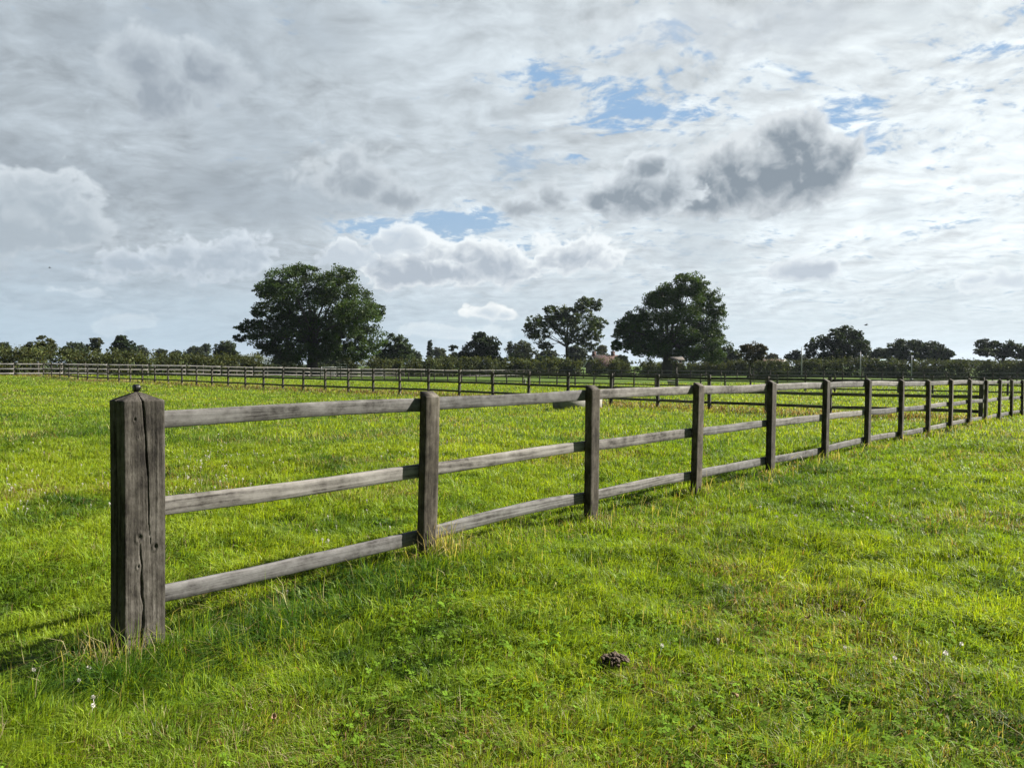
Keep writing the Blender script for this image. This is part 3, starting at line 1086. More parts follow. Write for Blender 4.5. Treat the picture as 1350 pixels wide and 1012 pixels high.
tree('oak_tree', 'wide flat-spreading tree at the right edge with sky under its branches',
     [(1311, 454, 15, 8), (1299, 464, 17, 5), (1334, 459, 18, 8), (1322, 466, 18, 6), (1350, 462, 14, 9), (1368, 464, 14, 8), (1306, 459, 9, 6), (1345, 470, 10, 4)], 150, (1316, 486), 11000, .30, (.027, .042, .018), .5, gap=.4)
tree('oak_tree', 'small round very dark tree standing alone near the middle, left of the open airy one',
     [(635, 452, 18, 13), (648, 458, 12, 14), (624, 462, 14, 12), (612, 468, 9, 6), (640, 468, 20, 10), (632, 444, 8, 6)], 140, (634, 486), 11000, .28, (.022, .038, .014), .4, gap=.18)
tree('field_tree', 'round green tree touching the right side of the huge left oak',
     [(522, 454, 18, 13), (532, 463, 14, 11), (508, 464, 16, 13), (520, 470, 26, 10)], 138, (520, 486), 10000, .28, (.036, .060, .020), .4, gap=.12)
tree('willow_tree', 'greyish-green loose tree just left of the green barn',
     [(690, 458, 12, 9), (678, 464, 12, 10), (697, 466, 12, 9), (684, 472, 18, 8), (672, 456, 4, 6)], 160, (684, 486), 6500, .28, (.050, .066, .040), .3, gap=.3)
tree('hawthorn_tree', 'small brownish hawthorn with a thin dark stem, right of the tall dense oak',
     [(993, 459, 13, 8), (985, 466, 10, 8), (1002, 466, 9, 8), (994, 472, 12, 7), (1005, 458, 5, 5), (982, 456, 5, 5)], 100, (986, 487), 5200, .17, (.062, .058, .030), .16, gap=.42, limbs=1.6)
tree('field_tree', 'dark low tree filling the gap between the tall dense oak and the hawthorn',
     [(955, 468, 20, 13), (968, 472, 12, 10), (940, 474, 14, 10)], 150, (956, 488), 6000, .30, (.030, .046, .020), .35, gap=.1)
tree('field_tree', 'wide rounded dark tree at far left behind the olive shrubs',
     [(98, 458, 14, 7), (90, 462, 9, 6), (107, 461, 8, 6), (98, 464, 16, 6)], 170, (98, 482), 4500, .32, (.036, .052, .024), .35, gap=.1)
tree('field_tree', 'slim greyish tree at the left with a loose leaning top',
     [(126, 449, 7, 5), (123, 455, 7, 6), (129, 452, 6, 5), (124, 462, 8, 6)], 130, (125, 482), 2600, .22, (.050, .062, .036), .2, gap=.35)
tree('field_tree', 'darkest peaked tree above the left hedge',
     [(160, 446, 7, 5), (158, 453, 10, 7), (168, 456, 10, 7), (155, 461, 10, 6), (170, 462, 10, 5)], 130, (162, 482), 5000, .24, (.028, .046, .018), .3, gap=.15)
tree('field_tree', 'bushy pale-green tree left of the huge oak, under its reaching limb',
     [(298, 458, 13, 8), (306, 464, 10, 8), (290, 464, 9, 8), (300, 470, 18, 7)], 140, (300, 484), 5500, .26, (.046, .064, .030), .3, gap=.2)
tree('conifer_tree', 'narrow pointed conifer rising from the trees in the middle distance',
     [(567, 452, 2.2, 3.5), (567, 457, 3.4, 4), (567, 463, 4.2, 5), (567, 468, 4.6, 5)], 210, (567, 484), 1700, .34, (.024, .040, .024), .25, gap=.05)
tree('pine_tree', 'small pine with a flat umbrella top, just left of the round very dark tree',
     [(598, 457.5, 5.5, 2.4), (595, 461, 3, 1.6), (599, 468, 4, 4), (594, 472, 8, 5)], 190, (598, 484), 1500, .32, (.034, .048, .028), .22, gap=.2)
tree('pine_tree', 'small dark pine behind the gabled house on the right',
     [(1048, 465, 7, 4), (1043, 471, 8, 5), (1053, 472, 8, 6), (1060, 473, 9, 5)], 185, (1049, 485), 3400, .30, (.018, .030, .018), .3, gap=.15)
far_list = [
    (5, 459, 9, 8, 'clipped dark tree at the extreme left edge'), (188, 462, 8, 8, 'bluish rounded tree next to the darkest peaked tree'),
    (212, 464, 9, 6, 'low tree in the distant row, two right of the darkest peaked tree'), (232, 465, 8, 5, 'small flat tree in the middle of the distant left row'),
    (256, 463, 12, 7, 'broad low tree of the distant row left of the pale-green bushy tree'), (271, 458, 7, 6, 'distant tree with a domed top standing above the left row'),
    (432, 470, 14, 9, 'dim tree seen beneath the huge oak, right of its trunk'), (448, 474, 10, 8, 'dim low bush-like tree under the right side of the huge oak'),
    (375, 476, 16, 7, 'dim low tree seen beneath the huge oak, left of its trunk'),
    (547, 468, 10, 6, 'low tree between the round green tree and the narrow conifer'), (579, 464, 9, 8, 'yellowish rounded tree right beside the narrow conifer'),
    (606, 472, 9, 6, 'low dark tree tucked left of the round very dark tree'), (658, 474, 8, 5, 'low tree right of the round very dark tree'),
    (720, 468, 14, 8, 'green tree behind the barn roof'), (763, 464, 16, 10, 'round green tree left of the red-roofed house'),
    (820, 474, 10, 6, 'bushy tree at the right end of the red-roofed house'), (793, 459, 8, 6, 'pale tree top rising behind the red roof'),
    (1018, 470, 10, 6, 'brownish low tree between the hawthorn and the gabled house'), (1078, 476, 12, 5, 'low dark tree left of the dome-shaped tree'),
    (1150, 477, 12, 5, 'low dark tree under the umbrella-shaped tree'), (1262, 477, 16, 3.5, 'long low dark thicket right of the touching pair'), (1290, 477.5, 18, 3.2, 'low dark thicket before the right-edge tree'),
    (1340, 478, 20, 3.5, 'low dark thicket below the right-edge tree')]
for i, (cx_, cy_, rx, ry, lab) in enumerate(far_list):
    d_ = [215, 240, 230, 260, 225, 235][i % 6] if cx_ not in (432, 448, 375, 720, 763, 820, 793) else {432: 160, 448: 150, 375: 150, 720: 175, 763: 185, 820: 150, 793: 230}[cx_]
    base = [(.040, .058, .030), (.046, .062, .034), (.036, .052, .030)][i % 3]
    if cx_ in (793, 579): base = (.062, .072, .036)
    if cx_ == 1018: base = (.05, .048, .03)
    sub = [(cx_ + rng.uniform(-.45, .45) * rx, cy_ + rng.uniform(-.25, .35) * ry, rx * rng.uniform(.5, .75), ry * rng.uniform(.55, .8)) for _ in range(4)] + [(cx_, cy_ + ry * .5, rx, ry * .8), (cx_, (cy_ + 484) / 2 + 1, rx * .95, (484 - cy_) / 2 + 1)]
    tree('distant_tree', lab, sub, d_, (cx_, 484), int(2200 + 90 * rx * ry ** .5), .34, base, .3, group='distant trees along the horizon', gap=.15, limbs=.4)


# ------------------------------------------------------------------ hedges
def hedge(label, pts, hts, thick, n, base, leaf=.20, shag=.35, name='hedge'):
    """long leafy hedge along a polyline; heights per point"""
    pts = np.array(pts, float)
    seg = np.linalg.norm(np.diff(pts, axis=0), axis=1)
    cum = np.concatenate([[0], np.cumsum(seg)])
    root = empty(name, (pts[0][0], pts[0][1], gz(*pts[0])))
    tag(root, label, 'hedge')
    O = np.array(root.location)
    L = cum[-1]

    def at(s):
        return np.interp(s, cum, pts[:, 0]), np.interp(s, cum, pts[:, 1])
    nc = int(L * 2.6)
    s = rng.random(nc) * L
    x, y = at(s)
    h = np.interp(s, cum, hts) * (1 + shag * (fbm(s * .28, s * 0 + 3, 21) - .5) * 2) * (.93 + .14 * rng.random(nc))
    # clumps: many at the top edge and the face, some inside
    k3 = 3
    S_, T_, Z_, B_ = [], [], [], []
    for lev in np.linspace(.06, 1.0, 6):
        m_ = nc
        S_.append(s + rng.normal(0, .5, m_))
        T_.append(rng.uniform(-.5, .5, m_) * thick * (1.15 - .45 * lev))
        Z_.append(h * lev * (1 + rng.normal(0, .05, m_)) - .2)
        B_.append(rng.normal(0, .28, m_))
    S_, T_, Z_, B_ = map(np.concatenate, (S_, T_, Z_, B_))
    per = max(3, int(n / len(S_)))
    S2 = np.repeat(S_, per) + rng.normal(0, .34, len(S_) * per)
    T2 = np.repeat(T_, per) + rng.normal(0, .34, len(S_) * per)
    Z2 = np.repeat(Z_, per) + rng.normal(0, .24, len(S_) * per)
    B2 = np.repeat(B_, per)
    # upright shoots that make the top ragged
    ns_ = int(L * 3.2)
    ss = rng.random(ns_) * L
    hh = np.interp(ss, cum, hts) * (1 + shag * (fbm(ss * .28, ss * 0 + 3, 21) - .5) * 2)
    sl_ = rng.uniform(.3, .9, ns_)
    q_ = 9
    S3 = np.repeat(ss, q_) + rng.normal(0, .07, ns_ * q_)
    Z3 = np.repeat(hh, q_) + np.repeat(sl_, q_) * rng.random(ns_ * q_)
    T3 = np.repeat(rng.uniform(-.4, .4, ns_) * thick * .6, q_) + rng.normal(0, .07, ns_ * q_)
    B3 = np.full(ns_ * q_, .18)
    S2, T2, Z2, B2 = np.concatenate([S2, S3]), np.concatenate([T2, T3]), np.concatenate([Z2, Z3]), np.concatenate([B2, B3])
    S2 = np.clip(S2, 0, L)
    X, Y = at(S2)
    X2, Y2 = at(np.clip(S2 + .5, 0, L)); X1, Y1 = at(np.clip(S2 - .5, 0, L))
    tx, ty = X2 - X1, Y2 - Y1
    ln = np.hypot(tx, ty) + 1e-9
    X, Y = X - ty / ln * T2, Y + tx / ln * T2
    G = ground_z(X, Y)
    keep = Z2 > .0
    C_ = np.column_stack([X, Y, G + Z2])[keep] - O
    nn = len(C_)
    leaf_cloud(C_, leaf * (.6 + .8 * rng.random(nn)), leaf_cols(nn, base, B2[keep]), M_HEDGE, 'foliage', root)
    return root


off = np.array([-N[0], -N[1]]) * 6.5
HA = FC0 + off
hedge('long olive-green ragged hedge behind the pale fence on the left', [HA - FCd * 6, HA + FCd * 14, HA + FCd * 25, HA + FCd * 33, HA + FCd * 41],
      [2.2, 2.25, 2.2, 2.1, 2.2], 2.0, 90000, (.070, .084, .030), .16, .15)
h0 = P(452, 482, 112); h1 = P(600, 482, 124); h2 = P(740, 482, 134); h3 = P(880, 482, 139); h4 = P(1003, 482, 141)
hedge('ragged green hedge across the middle, from the huge oak to the hawthorn', [(h0.x, h0.y), (h1.x, h1.y), (h2.x, h2.y), (h3.x, h3.y), (h4.x, h4.y)],
      [2.5, 2.5, 2.7, 2.3, 2.6], 2.0, 110000, (.066, .082, .027), .21, .25)
h0 = P(985, 482, 122); h1 = P(1130, 482, 126); h2 = P(1400, 482, 128); h3 = P(1600, 482, 128)
hedge('neat dark-green hedge along the right side of the horizon', [(h0.x, h0.y), (h1.x, h1.y), (h2.x, h2.y), (h3.x, h3.y)],
      [2.3, 2.75, 2.6, 2.6], 2.2, 100000, (.060, .078, .034), .20, .13)
# dark bank of hedge below the huge oak, set back
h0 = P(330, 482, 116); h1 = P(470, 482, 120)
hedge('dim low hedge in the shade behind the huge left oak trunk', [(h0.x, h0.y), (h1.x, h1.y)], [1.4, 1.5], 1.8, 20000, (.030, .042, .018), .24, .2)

# olive shrubs standing out of the left hedge
for (px_, py_, rx, ry, lab) in [(52, 456, 12, 12, 'tall loose olive shrub at the highest point of the left hedge'), (38, 461, 12, 9, 'lower olive shrub on the left flank of the tallest hedge shrub'),
                                (66, 457, 8, 11, 'upright olive shrub on the right flank of the tallest hedge shrub')]:
    sub = [(px_, py_, rx * .6, ry * .7), (px_ - rx * .4, py_ + ry * .4, rx * .6, ry * .6), (px_ + rx * .4, py_ + ry * .3, rx * .5, ry * .6), (px_, py_ + ry * .8, rx, ry * .7), (px_ + rx * .1, py_ - ry * .6, rx * .25, ry * .5)]
    tree('shrub', lab, sub, 84, (px_, 489), 3600, .14, (.068, .080, .028), .09, cat='shrub', group='shrubs in the left hedge', gap=.35, limbs=1.4)

# ------------------------------------------------------------------ buildings
M_BRICK, t, b = mat('red_brick')
bt = t.new('ShaderNodeTexBrick')
t.l.new(t.new('ShaderNodeTexCoord').outputs['Object'], bt.inputs['Vector'])
bt.inputs['Scale'].default_value = 4
bt.inputs['Color1'].default_value = (.085, .036, .026, 1)
bt.inputs['Color2'].default_value = (.11, .048, .034, 1)
bt.inputs['Mortar'].default_value = (.12, .10, .085, 1)
t.l.new(bt.outputs[0], b.inputs['Base Color'])
b.inputs['Roughness'].default_value = .9


def tiles(name, col):
    m, t, b = mat(name)
    co = t.new('ShaderNodeTexCoord').outputs['Object']
    w = t.new('ShaderNodeTexWave', bands_direction='Z')
    t.l.new(co, w.inputs['Vector'])
    w.inputs['Scale'].default_value = 3.2
    w.inputs['Distortion'].default_value = .6
    n = t.noise(co, 3.0, 6, .65)
    f = n * .75 + V(t, w.outputs['Fac']) * .25
    t.l.new(t.ramp(f, [(.25, tuple(k * .6 for k in col)), (.75, tuple(k * 1.3 for k in col))]), b.inputs['Base Color'])
    b.inputs['Roughness'].default_value = .85
    return m


M_REDTILE = tiles('red_clay_tiles', (.065, .028, .022))
M_BROWNTILE = tiles('dark_brown_tiles', (.085, .055, .045))
M_GREENSHEET = tiles('green_sheet_cladding', (.045, .085, .070))
M_PALESHEET = tiles('pale_grey_sheet', (.33, .42, .44))
M_WHITE = plain('white_paint', (.50, .49, .47), .6, .08)
M_POLE = plain('grey_pole', (.30, .33, .33), .5, .1)
M_GALV = plain('galvanised_steel', (.42, .44, .45), .45, .15)
M_CONC = plain('weathered_concrete', (.24, .23, .20), .9, .22, 9)


def house(name, label, cat, apex_px, apex_py, d, rz, W_, L_, rise, wall_m, roof_m, barge=False, chim=(), win=True):
    """gabled building: local x along the ridge, gable end at -x; the ridge's -x end seen at the given pixel"""
    ap = P(apex_px, apex_py, d)
    ca, sa = math.cos(rz), math.sin(rz)
    g = gz(ap.x, d)
    zr = ap.z - g
    root = empty(name, (ap.x, ap.y, g), rz)
    tag(root, label, cat)
    e = zr - rise
    hw = W_ / 2
    wb = MB()
    wb.add([(0, -hw, -.3), (0, hw, -.3), (0, hw, e), (0, 0, zr), (0, -hw, e), (L_, -hw, -.3), (L_, hw, -.3), (L_, hw, e), (L_, 0, zr), (L_, -hw, e)],
           [(0, 4, 3, 2, 1), (5, 6, 7, 8, 9), (0, 5, 9, 4), (1, 2, 7, 6)])
    wb.build('wall', wall_m, root)
    rb = MB()
    ov, th = .35, .14
    k_ = rise / hw
    for s_ in (-1, 1):
        y0, z0 = 0, zr + .03
        y1, z1 = s_ * (hw + ov), zr + .03 - k_ * (hw + ov)
        vs = [(-ov, y0, z0), (L_ + ov, y0, z0), (L_ + ov, y1, z1), (-ov, y1, z1)]
        vs += [(x, y, z + th) for x, y, z in vs]
        rb.add(vs, [(0, 3, 2, 1), (4, 5, 6, 7), (0, 1, 5, 4), (1, 2, 6, 5), (2, 3, 7, 6), (3, 0, 4, 7)])
    rb.build('roof', roof_m, root)
    if barge:
        bb = MB()
        for s_ in (-1, 1):
            y1, z1 = s_ * (hw + ov), zr + .03 - k_ * (hw + ov)
            vs = []
            for x in (-ov - .045, -ov - .004):
                vs += [(x, 0, zr - .18), (x, 0, zr + .22), (x, y1, z1 + .22), (x, y1, z1 - .18)]
            bb.add(vs, [(0, 1, 2, 3), (7, 6, 5, 4), (0, 4, 5, 1), (1, 5, 6, 2), (2, 6, 7, 3), (3, 7, 4, 0)])
        bb.build('barge_board', M_WHITE, root)
    for (cx_, hh) in chim:
        cb = MB().box((cx_, 0, zr + hh / 2 - .2), (.75, .55, hh + .4))
        cb.box((cx_, 0, zr + hh + .05), (.9, .7, .12))
        cb.tube([(cx_ - .15, 0, zr + hh + .1), (cx_ - .15, 0, zr + hh + .4)], .1, 8).tube([(cx_ + .17, 0, zr + hh + .1), (cx_ + .17, 0, zr + hh + .4)], .1, 8)
        cb.build('chimney', M_BRICK, root)
    if win:
        for x_ in (L_ * .25, L_ * .7):
            f_ = MB().box((x_, -hw - .02, e * .55), (1.2, .1, 1.1)).build('window', M_WHITE, root)
            MB().box((x_, -hw - .075, e * .55), (1.0, .02, .9)).build('pane', M_BLACK, f_)
    return root


house('red_roofed_house', 'brick house with a red tiled roof and two chimneys between the two right-hand big trees', 'house', 781, 468.8, 175, R(20), 7.0, 6.2, 2.5, M_BRICK, M_REDTILE, True, [(.4, .9), (5.2, .9)])
house('gabled_house', 'dark-roofed house with a white-edged gable facing us, behind the right hedge', 'house', 1033.5, 474.5, 150, R(118), 3.2, 7.0, 1.5, M_BRICK, M_BROWNTILE, True)
house('barn', 'low green sheet-clad barn half hidden by the hedge under the open airy tree', 'barn', 721, 468.5, 170, R(78), 10.5, 9.0, 1.7, M_GREENSHEET, M_GREENSHEET, False, win=False)
house('shed', 'little pale blue-grey roofed shed peeping over the right hedge', 'shed', 1168, 474.5, 145, R(80), 2.6, 3.0, .9, M_PALESHEET, M_PALESHEET, False, win=False)

# ------------------------------------------------------------------ poles, gate, box on a post, trough, buckets, birds
for (px_, ytop, d_, lab) in [(1057, 458, 92, 'tall thin grey pole, leftmost, in front of the gabled house'), (1134.5, 464, 96, 'thin grey pole in front of the dome-shaped dark tree'),
                             (1202, 469, 100, 'faint thin grey pole in front of the touching pair of trees')]:
    p = P(px_, ytop, d_)
    g = gz(p.x, d_)
    root = empty('lamp_pole', (p.x, d_, g))
    tag(root, lab, 'pole', 'poles along the right-hand fences')
    h = p.z - g
    MB().tube([(0, 0, -.3), (0, 0, h * .5), (0, 0, h)], [.07, .06, .045], 8).build('shaft', M_POLE, root, smooth=True)
    MB().box((0, 0, .05), (.3, .3, .1)).tube([(0, 0, h), (0, 0, h + .08)], [.05, .02], 8).build('fitting', M_POLE, root)

# field gate beside the huge oak
a, b2 = P(424, 486, 99), P(457, 486, 103)
gv = Vector((b2.x - a.x, b2.y - a.y, 0))
g0 = gz(a.x, a.y)
gate = empty('field_gate', (a.x, a.y, g0), math.atan2(gv.y, gv.x))
tag(gate, 'light metal field gate right of the huge oak trunk', 'gate')
GL = gv.length
MB().tube([(0, 0, .1), (0, 0, 1.35)], .035, 8).tube([(GL, 0, .1), (GL, 0, 1.75)], .035, 8).tube([(0, 0, 1.3), (GL, 0, 1.3)], .028, 8).tube([(0, 0, .18), (GL, 0, .18)], .028, 8).tube(
    [(GL * .7, 0, 1.3), (GL * .7, 0, 1.72), (GL, 0, 1.72)], .028, 8).build('gate_frame', M_GALV, gate, smooth=True)
bars = MB()
for z_ in (.45, .72, 1.0):
    bars.tube([(0, 0, z_), (GL, 0, z_)], .02, 6)
bars.tube([(GL * .5, 0, .18), (GL * .5, 0, 1.3)], .02, 6)
bars.build('bars', M_GALV, gate, smooth=True)

# roofed box on a post
p = P(893.5, 508, 62.6)
g = gz(p.x, p.y)
bt_ = empty('feed_box', (p.x, p.y + .6, g), R(12))
tag(bt_, 'small roofed wooden box on a post in front of the tall dense oak', 'box')
zt2 = P(893.5, 473, 62.6).z - g
MB().box((0, 0, zt2 / 2 - .2), (.12, .12, zt2 - .1)).build('support_post', M_FARPOST, bt_)
MB().box((0, 0, zt2 - .36), (.8, .5, .05)).box((-.36, 0, zt2 - .22), (.04, .44, .25)).box((.36, 0, zt2 - .22), (.04, .44, .25)).build('tray', M_FARRAIL, bt_)
rb = MB()
for s_ in (-1, 1):
    vs = [(-.58, 0, zt2 + .14), (.58, 0, zt2 + .14), (.58, s_ * .4, zt2 - .10), (-.58, s_ * .4, zt2 - .10)]
    vs += [(x, y, z + .03) for x, y, z in vs]
    rb.add(vs, [(0, 3, 2, 1), (4, 5, 6, 7), (0, 1, 5, 4), (1, 2, 6, 5), (2, 3, 7, 6), (3, 0, 4, 7)])
rb.build('roof', M_FARPOST, bt_)

# water trough by the cross fence
pt = P(744, 537, 25.3)
g = gz(pt.x, pt.y)
tr = empty('water_trough', (pt.x - N[0] * .25, pt.y - N[1] * .25, g), RZ_NEAR)
tag(tr, 'low pale concrete water trough in the grass behind the second slim near post', 'trough')
TL, TW, TH = 2.2, .5, .44
tb = MB()
outer = [(0, -TW / 2), (TL, -TW / 2), (TL, TW / 2), (0, TW / 2)]
inner = [(.09, -TW / 2 + .09), (TL - .09, -TW / 2 + .09), (TL - .09, TW / 2 - .09), (.09, TW / 2 - .09)]
vs = [(x * .98 + .01, y * .94, -.1) for x, y in outer] + [(x, y, TH) for x, y in outer] + [(x, y, TH) for x, y in inner] + [(x, y, TH - .26) for x, y in inner]
fs = [(0, 3, 2, 1), (12, 13, 14, 15)]
for k_ in range(4):
    k2 = (k_ + 1) % 4
    fs += [(k_, k2, 4 + k2, 4 + k_), (4 + k_, 4 + k2, 8 + k2, 8 + k_), (8 + k_, 8 + k2, 12 + k2, 12 + k_)]
tb.add(vs, fs).build('basin', M_CONC, tr)
wm, t, b = mat('trough_water')
b.inputs['Base Color'].default_value = (.02, .03, .025, 1)
b.inputs['Roughness'].default_value = .05
MB().box((TL / 2, 0, TH - .1), (TL - .185, TW - .185, .02)).build('water', wm, tr)

for (px_, py_, d_, lab) in [(691, 505, 73, 'small white bucket at the foot of the second cross fence, near the middle'), (887, 504, 70, 'wide pale tub on the grass below the tall dense oak')]:
    p = P(px_, py_, d_)
    g = gz(p.x, p.y)
    bk = empty('bucket', (p.x, p.y, g))
    tag(bk, lab, 'bucket')
    r0, r1, hh = (.16, .2, .4) if px_ < 800 else (.42, .52, .34)
    n_ = 20
    vs, fs = [], []
    for r_, z_ in ((r0, 0), (r1, hh), (r1 + .015, hh + .01), (r1 - .02, hh), (r0 - .02, .04)):
        for k_ in range(n_):
            a_ = 2 * math.pi * k_ / n_
            vs.append((r_ * math.cos(a_), r_ * math.sin(a_), z_))
    for j in range(4):
        for k_ in range(n_):
            k2 = (k_ + 1) % n_
            fs.append((j * n_ + k_, j * n_ + k2, (j + 1) * n_ + k2, (j + 1) * n_ + k_))
    fs.append(tuple(4 * n_ + k_ for k_ in range(n_)))
    MB().add(vs, fs).build('tub', M_WHITE, bk, smooth=False)
    pts = [(r1 * math.cos(a_), .0, hh + r1 * .6 * math.sin(a_)) for a_ in np.linspace(0, math.pi, 12)]
    MB().tube(pts, .008, 6).build('handle', M_GALV, bk)


def bird(label, px_, py_, d_, rz, span):
    p = P(px_, py_, d_)
    o = empty('bird', p, rz)
    tag(o, label, 'bird')
    m = MB()
    # one continuous body: tail, body, head, beak
    prof = [(-.30, .012, .006), (-.2, .045, .012), (-.12, .05, .035), (0, .065, .06), (.1, .055, .055), (.155, .036, .038), (.2, .036, .038), (.235, .02, .022), (.27, .004, .004)]
    n_ = 10
    vs, fs = [], []
    for x_, ry, rz_ in prof:
        for k_ in range(n_):
            a_ = 2 * math.pi * k_ / n_
            vs.append((x_, ry * math.cos(a_), rz_ * math.sin(a_)))
    for j in range(len(prof) - 1):
        for k_ in range(n_):
            k2 = (k_ + 1) % n_
            fs.append((j * n_ + k_, j * n_ + k2, (j + 1) * n_ + k2, (j + 1) * n_ + k_))
    m.add(vs, fs)
    for s_ in (-1, 1):
        st = [(.06, .0, -.10), (.09, .22, -.08), (.02, .5, -.10), (-.06, .5 * span / .5, -.12)]
        vs = []
        for (x0, y_, x1) in st:
            z_ = .03 + .25 * y_ * .8
            vs += [(x0, s_ * y_, z_ + .012), (x1, s_ * y_, z_), (x0, s_ * y_, z_ - .006)]
        fs = []
        for j in range(3):
            a_ = j * 3
            for (i0, i1) in ((0, 1), (1, 2), (2, 0)):
                fs.append((a_ + i0, a_ + i1, a_ + 3 + i1, a_ + 3 + i0))
        fs += [(0, 2, 1), (9, 10, 11)]
        m.add(vs, fs)
    m.build('body', plain('dark_plumage', (.03, .03, .032), .7, .2), o)


bird('dark bird gliding above the dome-shaped dark tree', 1142, 428.5, 95, R(165), .5)
bird('tiny dark bird flying in the grey sky at the far left', 65.5, 353, 150, R(30), .5)

# dried dung heap in the foreground grass
pd = P(809, 880, 1.0)
dd = 1.0 * HCAM / (HCAM - pd.z) * 1.0
dl = (P(809, 884, dd * .985))
g = gz(dl.x, dl.y)
dm = MB()
r5 = np.random.default_rng(4)
for j in range(120):
    a_, q_ = r5.random() * 6.28, r5.random() ** .6
    cx_, cy_ = .070 * q_ * math.cos(a_), .055 * q_ * math.sin(a_)
    cz_ = .030 * (1 - q_ ** 2) + r5.random() * .012
    r0 = r5.uniform(.0045, .0105)
    vs, fs = [], []
    ax = Vector(rand_unit(1)[0])
    for u_ in range(5):
        th = math.pi * (u_ + .5) / 5
        for k_ in range(7):
            ph = 2 * math.pi * k_ / 7
            rr_ = r0 * r5.uniform(.5, 1.35)
            v_ = Vector((math.sin(th) * math.cos(ph), math.sin(th) * math.sin(ph), math.cos(th) * 1.35)) * rr_
            v_.rotate(Vector((0, 0, 1)).rotation_difference(ax))
            vs.append((cx_ + v_.x, cy_ + v_.y, cz_ + v_.z))
    for u_ in range(4):
        for k_ in range(7):
            k2 = (k_ + 1) % 7
            fs.append((u_ * 7 + k_, u_ * 7 + k2, (u_ + 1) * 7 + k2, (u_ + 1) * 7 + k_))
    fs += [tuple(range(6, -1, -1)), tuple(28 + k_ for k_ in range(7))]
    dm.add(vs, fs)
M_DUNG = plain('dry_dung', (.095, .068, .048), .95, .75, 75)
tag(dm.build('dung_heap', M_DUNG, loc=(dl.x, dl.y, g + .030)), 'clump of crumbly dark brown dung lying in the foreground grass', 'dung')

# dead leaves
M_DEADLEAF = plain('dead_leaf', (.30, .19, .10), .8, .3, 40)
for (px_, py_, lab) in [(361, 944, 'curled brown dead leaf in the grass below the middle of the first fence bay'), (968, 940, 'crumpled pinkish-brown dead leaf in the right foreground grass'),
                        (1065, 829, 'dark shrivelled leaf in the grass to the right of the dung clump'), (913, 986, 'small brown leaf near the bottom edge, right of the middle')]:
    d_ = FPX * HCAM / (py_ - YH)
    p = P(px_, py_, d_)
    g = gz(p.x, p.y)
    vs, fs = [], []
    nu, nv = 8, 5
    for iu in range(nu):
        for iv in range(nv):
            u_, v_ = iu / (nu - 1), (iv / (nv - 1) - .5) * 2
            w_ = .018 * math.sin(math.pi * (.06 + .9 * u_)) ** .7
            vs.append(((u_ * .055 - .027) * .62, v_ * w_ * .55, .62 * (.014 * v_ * v_ + .012 * math.sin(u_ * 4 + px_) + .003 * math.sin(v_ * 7))))
    for iu in range(nu - 1):
        for iv in range(nv - 1):
            a_ = iu * nv + iv
            fs.append((a_, a_ + nv, a_ + nv + 1, a_ + 1))
    o = MB().add(vs, fs).build('dead_leaf', M_DEADLEAF, loc=(p.x, p.y, g + .060), smooth=True)
    sm = o.modifiers.new('thickness', 'SOLIDIFY')
    sm.thickness = .0012
    o.rotation_euler = (R(random.uniform(-25, 25)), R(random.uniform(-25, 25)), random.uniform(0, 6))
    tag(o, lab, 'leaf')

# ------------------------------------------------------------------ grass


def frustum_points(n, d0, d1, p, px0=-170, px1=1520):
    u_ = rng.random(n)
    q_ = 1 - p
    d_ = (d0 ** q_ + u_ * (d1 ** q_ - d0 ** q_)) ** (1 / q_)
    px_ = px0 + (px1 - px0) * rng.random(n)
    x_ = (px_ - CXP) / FPX * d_
    return x_, d_


def fence_dist(x, y):
    """signed distance to the near fence line (camera side positive) and position along it"""
    rx_, ry_ = x - NP0[0], y - NP0[1]
    return rx_ * N[0] + ry_ * N[1], rx_ * U[0] + ry_ * U[1]


def line_dist(x, y, p0, d):
    rx_, ry_ = x - p0[0], y - p0[1]
    return rx_ * -d[1] + ry_ * d[0], rx_ * d[0] + ry_ * d[1]


def blades(x, y, h, w, col, name, label, lean_amt=.55, droop=.6, m=M_GRASS, combed=0.0):
    n = len(x)
    z = ground_z(x, y) - .008
    th = rng.random(n) * 2 * np.pi
    ld = rng.random(n) * 2 * np.pi
    if combed:
        ld = np.where(rng.random(n) < combed, fbm(x * 1.9, y * 1.9, 51, 3) * 22 + rng.normal(0, .75, n), ld)
    ln = lean_amt * rng.random(n) ** 1.1
    bx, by = np.cos(th), np.sin(th)
    lx, ly = np.cos(ld) * ln, np.sin(ld) * ln
    base = np.column_stack([x, y, z])
    side = np.column_stack([bx, by, np.zeros(n)]) * (w * .5)[:, None]
    m1 = base + np.column_stack([lx * .38, ly * .38, np.full(n, .55)]) * h[:, None]
    tipz = 1 - droop * ln * .9
    tip = base + np.column_stack([lx * 1.25, ly * 1.25, tipz]) * h[:, None]
    v = np.stack([base - side, base + side, m1 + side * .8, m1 - side * .8, tip], 1).reshape(-1, 3)
    i0 = np.arange(n) * 5
    f_ = np.stack([i0, i0 + 1, i0 + 2, i0 + 3, i0 + 3, i0 + 2, i0 + 4], 1).ravel()
    fl = np.tile([4, 3], n)
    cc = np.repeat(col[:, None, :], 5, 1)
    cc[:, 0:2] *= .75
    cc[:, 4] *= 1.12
    me = np_mesh(name, v, f_, fl, m, cc.reshape(-1, 3), smooth=False)
    o = obj(name, me)
    tag(o, label, 'grass', kind='stuff')
    return o


C_YEL = np.array([.285, .370, .022]); C_GRN = np.array([.170, .275, .016]); C_DRK = np.array([.050, .115, .012])
C_STR = np.array([.50, .45, .22]); C_BRN = np.array([.20, .125, .060]); C_MUD = np.array([.10, .065, .04])


